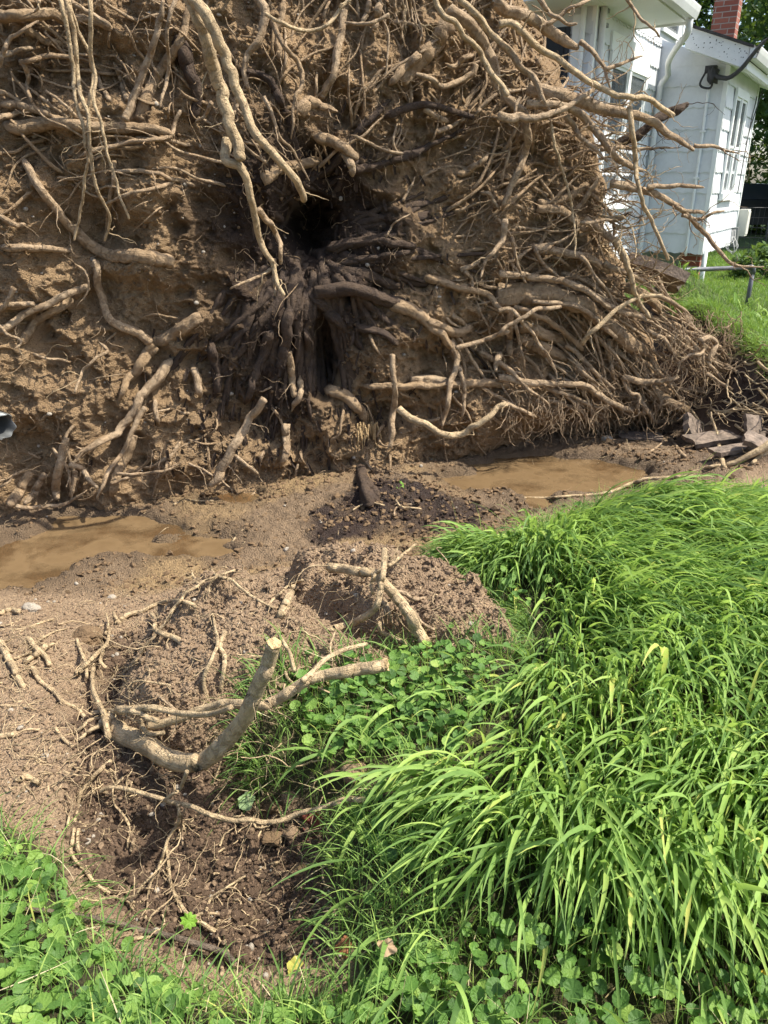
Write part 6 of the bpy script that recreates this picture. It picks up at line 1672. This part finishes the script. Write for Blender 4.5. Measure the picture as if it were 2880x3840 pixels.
tree_('shrub', 'dark shrub row along the fence at the right frame edge', 10.2, 18.3, 1.0, 1.0, 5000, 6, low=0, size=.06, cat='shrub', group='shrubs', trunk=False)
tree_('shrub', 'feathery green plant under the corner of the house by the brick pier', 5.75, 12.2, .55, .42, 1500, 7, low=0, size=.045, cat='shrub', group='shrubs', trunk=False)
tree_('shrub', 'low leafy shrub in the shade behind the railing', 8.9, 15.6, .7, .7, 3000, 8, low=0, size=.06, cat='shrub', group='shrubs', trunk=False)
# wire fence line beyond the lawn
fe = empty('wire_fence', (9, 17.2, .25), 'low dark wire fence along the far edge of the lawn', 'fence')
for k in range(8):
    x = 6.4 + k * .9; y = 17.6 - k * .05; mb = MB(); add_tube(mb, np.array([[x, y, .0], [x, y, 1.25]]), .022, 7); mb.build('post', M['cable'], fe, smooth=True)
mb = MB()
for zz in (.4, .6, .8, 1.0, 1.2): add_tube(mb, np.array([[6.4, 17.6, zz], [12.7, 17.25, zz]]), .006, 4)
for k in range(60): x = 6.4 + k * .105; add_tube(mb, np.array([[x, 17.6 - (x - 6.4) * .055, .3], [x, 17.6 - (x - 6.4) * .055, 1.2]]), .004, 4)
mb.build('wire_mesh', M['cable'], fe)
# parked car and bin glimpsed beyond the trees
M['car_paint'] = flat_mat('dark_car_paint', (.03, .035, .045), .25, .3); M['tyre'] = flat_mat('black_rubber', (.02, .02, .02), .9); M['car_glass'] = flat_mat('car_glass', (.05, .06, .07), .08)
rdz = .3
cpos = CAM + ray(2830, 870) * 24.0; cpos[2] = rdz
car = empty('parked_car', cpos, 'dark parked car glimpsed under the trees at the right edge', 'car')
def loft(prof, y0, y1, inset=.0):
    n = len(prof); V = []
    for yy, k in ((y0, 1 - inset), (y0 + .12, 1), (y1 - .12, 1), (y1, 1 - inset)):
        for (a, b) in prof: V.append([cpos[0] + a * (1 if k == 1 else .985), cpos[1] + yy, rdz + b * k + (0 if k == 1 else .02)])
    F = [[s * n + j, s * n + (j + 1) % n, (s + 1) * n + (j + 1) % n, (s + 1) * n + j] for s in range(3) for j in range(n)]; return V, F, n
body = [(-2.1, .25), (2.1, .25), (2.2, .55), (2.15, .8), (1.1, .95), (-1.3, .98), (-2.0, .92), (-2.2, .6)]
V, F, n = loft(body, -.85, .85, .04); mb = MB(); mb.add(V, F)
mb.T.append(np.array([[0, j, j + 1] for j in range(1, n - 1)])); mb.T.append(np.array([[3 * n, 3 * n + j + 1, 3 * n + j] for j in range(1, n - 1)])); mb.build('body', M['car_paint'], car)
cab = [(-1.5, .96), (1.0, .93), (.35, 1.38), (-1.0, 1.42)]
V, F, n = loft(cab, -.72, .72, .02); mb = MB(); mb.add(V, F); mb.Q.append(np.array([[3, 2, 1, 0]])); mb.Q.append(np.array([[3 * n, 3 * n + 1, 3 * n + 2, 3 * n + 3]])); mb.build('window_band', M['car_glass'], car)
for sx in (-1.35, 1.35):
    for sy in (-.80, .80):
        mb = MB(); th = np.linspace(0, 2 * np.pi, 20, endpoint=False); c_ = np.array([cpos[0] + sx, cpos[1] + sy, rdz + .31])
        V = [c_ + [.31 * math.cos(t_), dy, .31 * math.sin(t_)] for dy in (-.1, .1) for t_ in th] + [c_ + [0, -.12, 0], c_ + [0, .12, 0]]
        mb.add(V, [[j, (j + 1) % 20, 20 + (j + 1) % 20, 20 + j] for j in range(20)]); mb.T.append(np.array([[(j + 1) % 20, j, 40] for j in range(20)] + [[20 + j, 20 + (j + 1) % 20, 41] for j in range(20)])); mb.build('wheel', M['tyre'], car, smooth=False)
# ------------------------------------------------------------------ grass and ground ivy
def blades(name, mat, label, B, head, length, width, e0, bend, tone, K=6, fold=.18, seed=0, cat='grass'):
    n = len(B); rng = np.random.default_rng(seed)
    t = np.linspace(0, 1, K + 1)[None, :]
    e = e0[:, None] - bend[:, None] * t ** 1.2
    hd = head[:, None] + rng.normal(0, .25, n)[:, None] * t
    st = (length / K)[:, None]
    dx = np.cos(e) * np.cos(hd) * st; dy = np.cos(e) * np.sin(hd) * st; dz = np.sin(e) * st
    cum = lambda a: np.concatenate([np.zeros((n, 1)), np.cumsum(a[:, :-1], 1)], 1)
    C = np.stack([cum(dx), cum(dy), cum(dz)], -1) + B[:, None, :]
    tw = rng.normal(0, .45, n)[:, None] + rng.normal(0, .5, n)[:, None] * t
    lat = np.stack([-np.sin(hd), np.cos(hd), 0 * hd], -1)
    up = np.stack([-np.sin(e) * np.cos(hd), -np.sin(e) * np.sin(hd), np.cos(e)], -1)
    W = lat * np.cos(tw)[..., None] + up * np.sin(tw)[..., None]
    N = up * np.cos(tw)[..., None] - lat * np.sin(tw)[..., None]
    pr = np.minimum(1, .45 + 2.2 * t) * (1 - t ** 2.6) + .02
    w = (width[:, None] * pr)[..., None] * .5
    L_ = C - W * w + N * w * fold * 2; R_ = C + W * w + N * w * fold * 2
    V = np.stack([L_, C, R_], 2).reshape(-1, 3)
    b = (np.arange(n) * (K + 1) * 3)[:, None, None]; k = (np.arange(K) * 3)[None, :, None]
    q1 = np.concatenate([b + k + 0, b + k + 1, b + k + 4, b + k + 3], -1); q2 = np.concatenate([b + k + 1, b + k + 2, b + k + 5, b + k + 4], -1)
    F = np.concatenate([q1, q2]).reshape(-1, 4)
    T_ = np.repeat(tone, (K + 1) * 3)
    o = mesh_obj(name, V, F, mat, attrs={'tone': T_}); return tag(o, label, cat, kind='stuff')

def sample_sod(n, rng, x0, x1, y0, y1, f):
    x = rng.uniform(x0, x1, n); y = rng.uniform(y0, y1, n)
    ok = np.abs(x) < .60 * (y + .45) + .35; x, y = x[ok], y[ok]
    s = poly_sd(x, y, SOD); ok = s > -.01; x, y, s = x[ok], y[ok], s[ok]
    iv = np.full(len(x), -9.0)
    for P in IVY: iv = np.maximum(iv, poly_sd(x, y, P))
    iv = iv + .06 * fbm(x * 6, y * 6, 0, 5, 2)
    ok = rng.random(len(x)) < f(x, y, s, iv); x, y, s, iv = x[ok], y[ok], s[ok], iv[ok]
    return x, y, height(x, y), s, iv
rng = np.random.default_rng(21)
def headf(x, y, rng, spread=.45):
    # the grass is laid over: towards the viewer, swinging left close by and right farther off
    a = -90 - 48 * sstep(2.6, 1.5, y) * sstep(-.2, .9, x) + 38 * sstep(2.1, 3.0, y) * sstep(.7, 1.3, x) - 40 * sstep(.8, .2, x) + 55 * fbm(x * 1.8, y * 1.8, 0, 66, 2) + 25 * fbm(x * 5, y * 5, 0, 67, 2)
    return np.radians(a) + rng.normal(0, spread, len(x))
# broad laid-over blades
x, y, z, s, iv = sample_sod(98000, rng, -.6, 3.6, .75, 4.9, lambda x, y, s, iv: np.clip((.87 * sstep(-.02, -.18, iv) + .03) * sstep(-.0, .1, s) * sstep(-.35, .2, x) * (.25 + .75 * sstep(4.4, 3.4, y)) * (.42 + .8 * sstep(-.3, .2, fbm(x * 3.0, y * 3.0, 0, 12, 3))), 0, 1))
n = len(x); big = rng.random(n); near = sstep(2.2, 1.3, y)
L = .13 + .20 * big ** 1.3 + .04 * near; Wd = (.0055 + .0095 * rng.random(n)) * (.75 + .5 * big)
zb_ = z + rng.uniform(0, 1, n) ** 1.2 * .13 * sstep(.05, .4, s)
blades('broad_grass', M['blade'], 'dense broad-bladed green grass laid over by the wind', np.stack([x, y, zb_ + .07 * sstep(-.1, .5, fbm(x * 2.3, y * 2.3, 0, 90, 3)) * sstep(.1, .4, s)], -1), headf(x, y, rng, .33), L, Wd, rng.normal(.88, .25, n), rng.normal(1.5, .4, n), np.clip(rng.normal(.45, .22, n) + .22 * fbm(x * 3, y * 3, 0, 9, 2), 0, 1), 7, .15, 1)
print('broad', n)
# finer grass
x, y, z, s, iv = sample_sod(120000, rng, -2.4, 3.6, .75, 5.0, lambda x, y, s, iv: np.clip((.14 + .63 * sstep(3.2, 4.0, y) + .08 * sstep(.06, -.05, iv)) * (1 - .45 * sstep(0, .05, iv)) * (1 - .0 * sstep(.25, .0, x) * sstep(2.2, 1.9, y)) * (.6 + .6 * sstep(.12, 0, s)) * (.5 + .7 * sstep(-.4, .2, fbm(x * 3, y * 3, 0, 13, 3))), 0, 1))
n = len(x)
blades('fine_grass', M['blade'], 'fine short green grass between the broad blades', np.stack([x, y, z + rng.uniform(0, .02, n)], -1), np.where(rng.random(n) < .5, headf(x, y, rng, .9), rng.uniform(0, 6.28, n)), rng.uniform(.05, .17, n), rng.uniform(.0016, .0045, n), rng.normal(1.25, .25, n), rng.normal(1.1, .5, n), np.clip(rng.normal(.38, .2, n), 0, 1), 5, .1, 2)
print('fine', n)
# low mixed grass in the turf nearest the viewer, left and middle
rng = np.random.default_rng(28); n0 = 16000; x = rng.uniform(-1.5, 1.6, n0); y = rng.uniform(.7, 2.1, n0); s = poly_sd(x, y, SOD)
ok = (s > 0) & (rng.random(n0) < (.25 + .75 * sstep(.35, .1, x)) * (.35 + .8 * sstep(-.2, .3, fbm(x * 5, y * 5, 0, 35, 2)))); x, y = x[ok], y[ok]; n = len(x)
blades('low_grass', M['blade'], 'thin low grass growing up through the ground ivy in the foreground', np.stack([x, y, height(x, y)], -1), rng.uniform(0, 6.28, n), rng.uniform(.05, .16, n), rng.uniform(.0015, .0045, n), rng.normal(1.2, .3, n), rng.normal(1.1, .5, n), np.clip(rng.normal(.5, .22, n), 0, 1), 6, .1, 29)
# tall thin culms over everything
x, y, z, s, iv = sample_sod(2600, rng, -2.2, 3.4, .8, 4.8, lambda x, y, s, iv: np.full(x.shape, .35) * sstep(.0, .1, s))
n = len(x)
blades('grass_stems', M['blade'], 'tall thin arching grass stems', np.stack([x, y, z], -1), headf(x, y, rng, 1.0), rng.uniform(.18, .38, n), rng.uniform(.0018, .003, n), rng.normal(1.3, .15, n), rng.normal(1.0, .4, n), np.clip(rng.normal(.6, .2, n), 0, 1), 8, .05, 3)
# dry straw
x, y, z, s, iv = sample_sod(34000, rng, -2.4, 3.4, .75, 4.9, lambda x, y, s, iv: np.clip(.12 + .5 * sstep(.10, -.0, s) + .12 * sstep(.0, .1, iv), 0, 1) * .5)
n = len(x)
blades('dry_straw', M['straw'], 'dry straw-coloured grass stems low in the turf', np.stack([x, y, z + rng.uniform(0, .03, n)], -1), rng.uniform(0, 6.28, n), rng.uniform(.05, .17, n), rng.uniform(.0012, .003, n), rng.normal(.3, .35, n), rng.normal(.4, .5, n), rng.random(n), 4, .1, 4)
# grass hanging over the torn sod edges
def edge_grass(n, seed):
    rng = np.random.default_rng(seed); P = np.array(SOD); m_ = []
    for i in range(len(P)):
        a, b = P[i], P[(i + 1) % len(P)]; L_ = np.linalg.norm(b - a)
        if a[1] < .6 or b[1] < .6 or abs(a[0]) > 3.2 or L_ > 2: continue
        k = int(L_ * n); t = rng.random(k)[:, None]; q = a + (b - a) * t; nr = np.array([(b - a)[1], -(b - a)[0]]) / L_
        if poly_sd(np.array([(a + b)[0] / 2 + nr[0] * .02]), np.array([(a + b)[1] / 2 + nr[1] * .02]), P)[0] > 0: nr = -nr
        q = q - nr * rng.uniform(-.01, .05, (k, 1)); m_.append(np.column_stack([q, np.full(k, math.atan2(nr[1], nr[0]))]))
    return np.vstack(m_)
Q = edge_grass(620, 5); Q = Q[(Q[:, 0] > .1) | (Q[:, 1] > 1.9) | (np.random.default_rng(1).random(len(Q)) < .15)]; n = len(Q); rng = np.random.default_rng(6)
z = height(Q[:, 0], Q[:, 1]) + .01
blades('edge_grass', M['blade'], 'long thin grass hanging over the torn edge of the turf', np.column_stack([Q[:, :2], z]), Q[:, 2] + rng.normal(0, .6, n), rng.uniform(.07, .2, n), rng.uniform(.002, .0055, n), rng.normal(.6, .4, n), rng.normal(1.7, .5, n), np.clip(rng.normal(.25, .2, n), 0, 1), 6, .1, 5)  # low tone puts the shade along the sod edge into the blade colour
# seeded grass growing by the right puddle
rng = np.random.default_rng(31)
c = at_z(rng.uniform(1900, 2900, 1300), rng.uniform(1890, 2000, 1300), -.05); ok = poly_sd(c[:, 0], c[:, 1], SOD) > -.02; c = c[ok]; n = len(c); c[:, 2] = height(c[:, 0], c[:, 1])
blades('reed_grass', M['blade'], 'thin pale grass standing up along the bank of the right puddle', c, rng.uniform(0, 6.28, n), rng.uniform(.08, .22, n), rng.uniform(.0025, .006, n), rng.normal(1.35, .15, n), rng.normal(.9, .4, n), np.clip(rng.normal(.55, .2, n), 0, 1), 7, .1, 7)

# lawn
rng = np.random.default_rng(41); N_ = 150000
y = 5.3 + 13 * rng.random(N_) ** 1.5; x = rng.uniform(2.2, 12, N_)
ok = (x > .34 * y * .9) & (x < .62 * y + .8); x, y = x[ok], y[ok]
s = poly_sd(x, y, LAWN) + .05 * fbm(x * 5, y * 5, 0, 31, 4); ok = (s > -.02); x, y, s = x[ok], y[ok], s[ok]; n = len(x)
z = height(x, y)
# nothing grows under the floor of the house
blades('lawn_grass', M['lawn_blade'], 'short mown lawn in front of the white house', np.stack([x, y, z], -1), rng.uniform(0, 6.28, n), rng.uniform(.04, .11, n) * (1 + .4 * sstep(.5, 0, s)), rng.uniform(.003, .006, n) * (.6 + .09 * y), rng.normal(1.2, .25, n), rng.normal(1.0, .5, n), np.clip(rng.normal(.5, .2, n) + .2 * fbm(x * 1.5, y * 1.5, 0, 5, 3), 0, 1), 3, .1, 8)
# tufts along the lifted edge
Q = []; 
for i in range(4):
    a, b = LAWN[i], LAWN[i + 1]; t = rng.random(500)[:, None]; Q.append(a + (b - a) * t + rng.normal(0, .05, (500, 2)) + [.03, 0])
Q = np.vstack(Q); n = len(Q)
blades('lawn_fringe', M['lawn_blade'], 'pale green grass fringe hanging over the lifted lawn edge', np.column_stack([Q, height(Q[:, 0], Q[:, 1]) + .02]), np.pi + rng.normal(0, 1.0, n), rng.uniform(.05, .15, n), rng.uniform(.003, .007, n), rng.normal(.8, .4, n), rng.normal(1.6, .5, n), np.clip(rng.normal(.65, .2, n), 0, 1), 5, .1, 9)
# lush weeds by the railing foot
c = CAM + ray(2790, 1190)[None] * 8.8; q = c[0, :2] + rng.normal(0, 1, (260, 2)) * [.45, .35]
blades('lawn_weeds', M['lawn_blade'], 'clump of broader weeds around the foot of the railing', np.column_stack([q, height(q[:, 0], q[:, 1])]), rng.uniform(0, 6.28, 260), rng.uniform(.1, .26, 260), rng.uniform(.02, .045, 260), rng.normal(1.0, .3, 260), rng.normal(1.3, .4, 260), np.clip(rng.normal(.75, .15, 260), 0, 1), 5, .1, 10)

# ground ivy: scalloped round leaves on thin stalks
def ivy_leaves(C, nrm, rad, tone, rng, spin=None):
    n = len(C); m = 34; th = np.linspace(0, 2 * np.pi, m, endpoint=False)
    notch = np.exp(-((np.minimum(th, 2 * np.pi - th)) / .2) ** 2)
    prof = (1 + .045 * np.cos(th * 11.0)) * (1 - .66 * notch)
    prof_i = .52 * (1 - .5 * notch)
    a = np.cross(nrm, np.array([0.3, .2, 1.0])); a /= np.linalg.norm(a, axis=1)[:, None] + 1e-9; b = np.cross(nrm, a)
    sp_ = rng.uniform(0, 6.28, n)[:, None]
    ct, st_ = np.cos(th[None] + sp_), np.sin(th[None] + sp_)
    cup = rng.uniform(-.05, .35, n)[:, None]; ruf = .07 * np.cos(th * 9)[None] ; fold = rng.uniform(0, .35, n)[:, None] * np.abs(np.sin(th / 2 * 1.0))[None] * 0
    def ringp(pr, zz): return C[:, None, :] + (a[:, None] * (ct * pr)[..., None] + b[:, None] * (st_ * pr)[..., None] + nrm[:, None] * zz[..., None]) * rad[:, None, None]
    bend = rng.uniform(-.25, .1, n)[:, None] * np.cos(2 * (th[None] + rng.uniform(0, 3, n)[:, None]))
    R0 = C[:, None, :]; R1 = ringp(prof_i[None] * np.ones((n, 1)), cup * .27 + .05 * np.cos(th * 9)[None] + bend * .3); R2 = ringp(prof[None] * np.ones((n, 1)), cup - ruf * 0 + bend)
    V = np.concatenate([R0, R1, R2], 1).reshape(-1, 3); k = 2 * m + 1; base = (np.arange(n) * k)[:, None, None]
    j = np.arange(m); j2 = (j + 1) % m
    T = (np.stack([j * 0, 1 + j, 1 + j2], -1)[None] + base).reshape(-1, 3); Q = (np.stack([1 + j, 1 + m + j, 1 + m + j2, 1 + j2], -1)[None] + base).reshape(-1, 4)
    return V, Q, T, np.repeat(tone, k)
rng = np.random.default_rng(51)
N_ = 60000; x = rng.uniform(-2.4, 2.6, N_); y = rng.uniform(.7, 3.6, N_)
ok = np.abs(x) < .6 * (y + .45) + .3; x, y = x[ok], y[ok]; s = poly_sd(x, y, SOD)
iv = np.full(len(x), -9.0)
for P in IVY: iv = np.maximum(iv, poly_sd(x, y, P))
iv2 = iv + .07 * fbm(x * 5, y * 5, 0, 5, 2)
pr = .42 * (1 - .2 * sstep(.3, .0, x) * sstep(2.2, 1.9, y)) * sstep(-.02, .06, iv2) * (s > .0) + .004 * (s > .02) + .012 * (iv > -.12) * (s > -.05) * (s < .1)
ok = rng.random(len(x)) < pr; x, y, s, iv2 = x[ok], y[ok], s[ok], iv2[ok]; n = len(x); print('ivy', n)
z = height(x, y); hgt = rng.uniform(.02, .11, n) * sstep(-.05, .1, s) * (1 - .65 * sstep(.3, .0, x) * sstep(2.2, 1.9, y))
C = np.stack([x, y, z + hgt + .012], -1)
nrm = np.stack([rng.normal(.05, .33, n), rng.normal(-.22, .33, n), np.ones(n)], -1); nrm /= np.linalg.norm(nrm, axis=1)[:, None]
rad = rng.uniform(.009, .021, n) * (.9 + .08 * y)
V, Q, T, tn = ivy_leaves(C, nrm, rad, np.clip(rng.normal(.42, .24, n), 0, 1), rng)
o = mesh_obj('ground_ivy', V, [Q, T], M['ivy'], attrs={'tone': tn}); tag(o, 'round scalloped ground ivy leaves spreading over the turf', 'ground ivy', kind='stuff')
# stalks
base = np.stack([x + rng.normal(0, .02, n), y + rng.normal(0, .02, n), z - .005], -1)
hd = np.arctan2(C[:, 1] - base[:, 1], C[:, 0] - base[:, 0]); L = np.linalg.norm(C - base, axis=1)
el = np.arctan2(C[:, 2] - base[:, 2], np.linalg.norm(C[:, :2] - base[:, :2], axis=1))
blades('ivy_stalks', M['blade'], 'thin pale stalks of the ground ivy', base, hd, L, np.full(n, .0022), el + .1, np.full(n, .2), np.clip(rng.normal(.85, .1, n), 0, 1), 4, .3, 11, 'ground ivy')

# separate fallen leaves
def fallen(name, label, f, cx, cy, rad, col, nrm=(0, -.3, 1), up=.012, lobes=5, crumple=.12, seed=0, trans=.25):
    pts, s_ = fr_px(f, [cx, cy]); H, D, T = hit_ground(pts[:, 0], pts[:, 1]); p = H[0] + [0, 0, up]
    nrm = np.array(nrm, float); nrm /= np.linalg.norm(nrm); a = np.cross(nrm, [0.2, .1, 1.0] if abs(nrm[2]) < .9 else [1.0, 0, 0]); a /= np.linalg.norm(a); b = np.cross(nrm, a)
    m = 40; V = [p]; 
    for ri, r in enumerate((.33, .66, 1.0)):
        for k in range(m):
            th = 2 * np.pi * k / m; pr = r * (1 + ((.16 if lobes != 5 else .09) * math.cos(lobes * th) + .05 * math.cos(17 * th + seed)) * r)
            zz = crumple * float(vnoise(math.cos(th) * r * 2 + seed, math.sin(th) * r * 2, 0, 5)) * (1 + r) + .03 * math.cos(lobes * th)
            V.append(p + (a * math.cos(th) * pr + b * math.sin(th) * pr * .85 + nrm * zz) * rad)
    F3 = [[0, 1 + k, 1 + (k + 1) % m] for k in range(m)]; F4 = [[1 + r * m + k, 1 + (r + 1) * m + k, 1 + (r + 1) * m + (k + 1) % m, 1 + r * m + (k + 1) % m] for r in range(2) for k in range(m)]
    mt = leaf_mat(name + '_surface_%d' % seed, [(0, tuple(c * .65 for c in col)), (1, col)], trans, .6, True)
    o = mesh_obj(name, np.array(V), [F4, F3], mt, None, p, attrs={'tone': np.random.default_rng(seed).uniform(.4, 1, len(V))}); tag(o, label, 'leaf', 'fallen leaves')
fallen('fallen_leaf', 'pale green leaf lying on the thin root in the dark soil', 'K', 1540, 350, .030, (.30, .42, .20), seed=1, up=.05)
fallen('fallen_leaf', 'crumpled red-brown dry leaf at the grass edge of the hollow', 'L', 455, 465, .042, (.16, .045, .03), (-.5, -.6, .7), .03, 3, .35, 2, .1)
fallen('fallen_leaf', 'yellow lobed leaf lying at the bottom of the torn soil', 'L', 345, 1340, .022, (.46, .43, .09), seed=3, up=.02)
fallen('fallen_leaf', 'curled brown leaf under the grass left of the pale one', 'L', 660, 1235, .028, (.25, .10, .045), (.1, -.4, .9), .02, 4, .3, 4, .1)
fallen('fallen_leaf', 'pale tan dry leaf near the bottom middle in the grass', 'L', 915, 1325, .019, (.40, .28, .17), (0, -.5, .9), .07, 4, .25, 5, .15)
fallen('fallen_leaf', 'bright yellow leaf half hidden in grass at the right frame edge', 'M', 1610, 1470, .014, (.60, .44, .05), (0, -.5, .9), .05, 4, .2, 6, .2)
fallen('sprouting_leaf', 'single bright green scalloped leaf standing in dark soil by the grey stick', 'K', 1185, 1085, .021, (.22, .42, .05), (0, -.55, .8), .04, 9, .1, 7, .35)
fallen('fallen_leaf', 'tiny green leaf on the black humus heap in the mud', 'I', 995, 50, .035, (.20, .38, .06), (0, -.5, .8), .02, 5, .2, 8, .3)
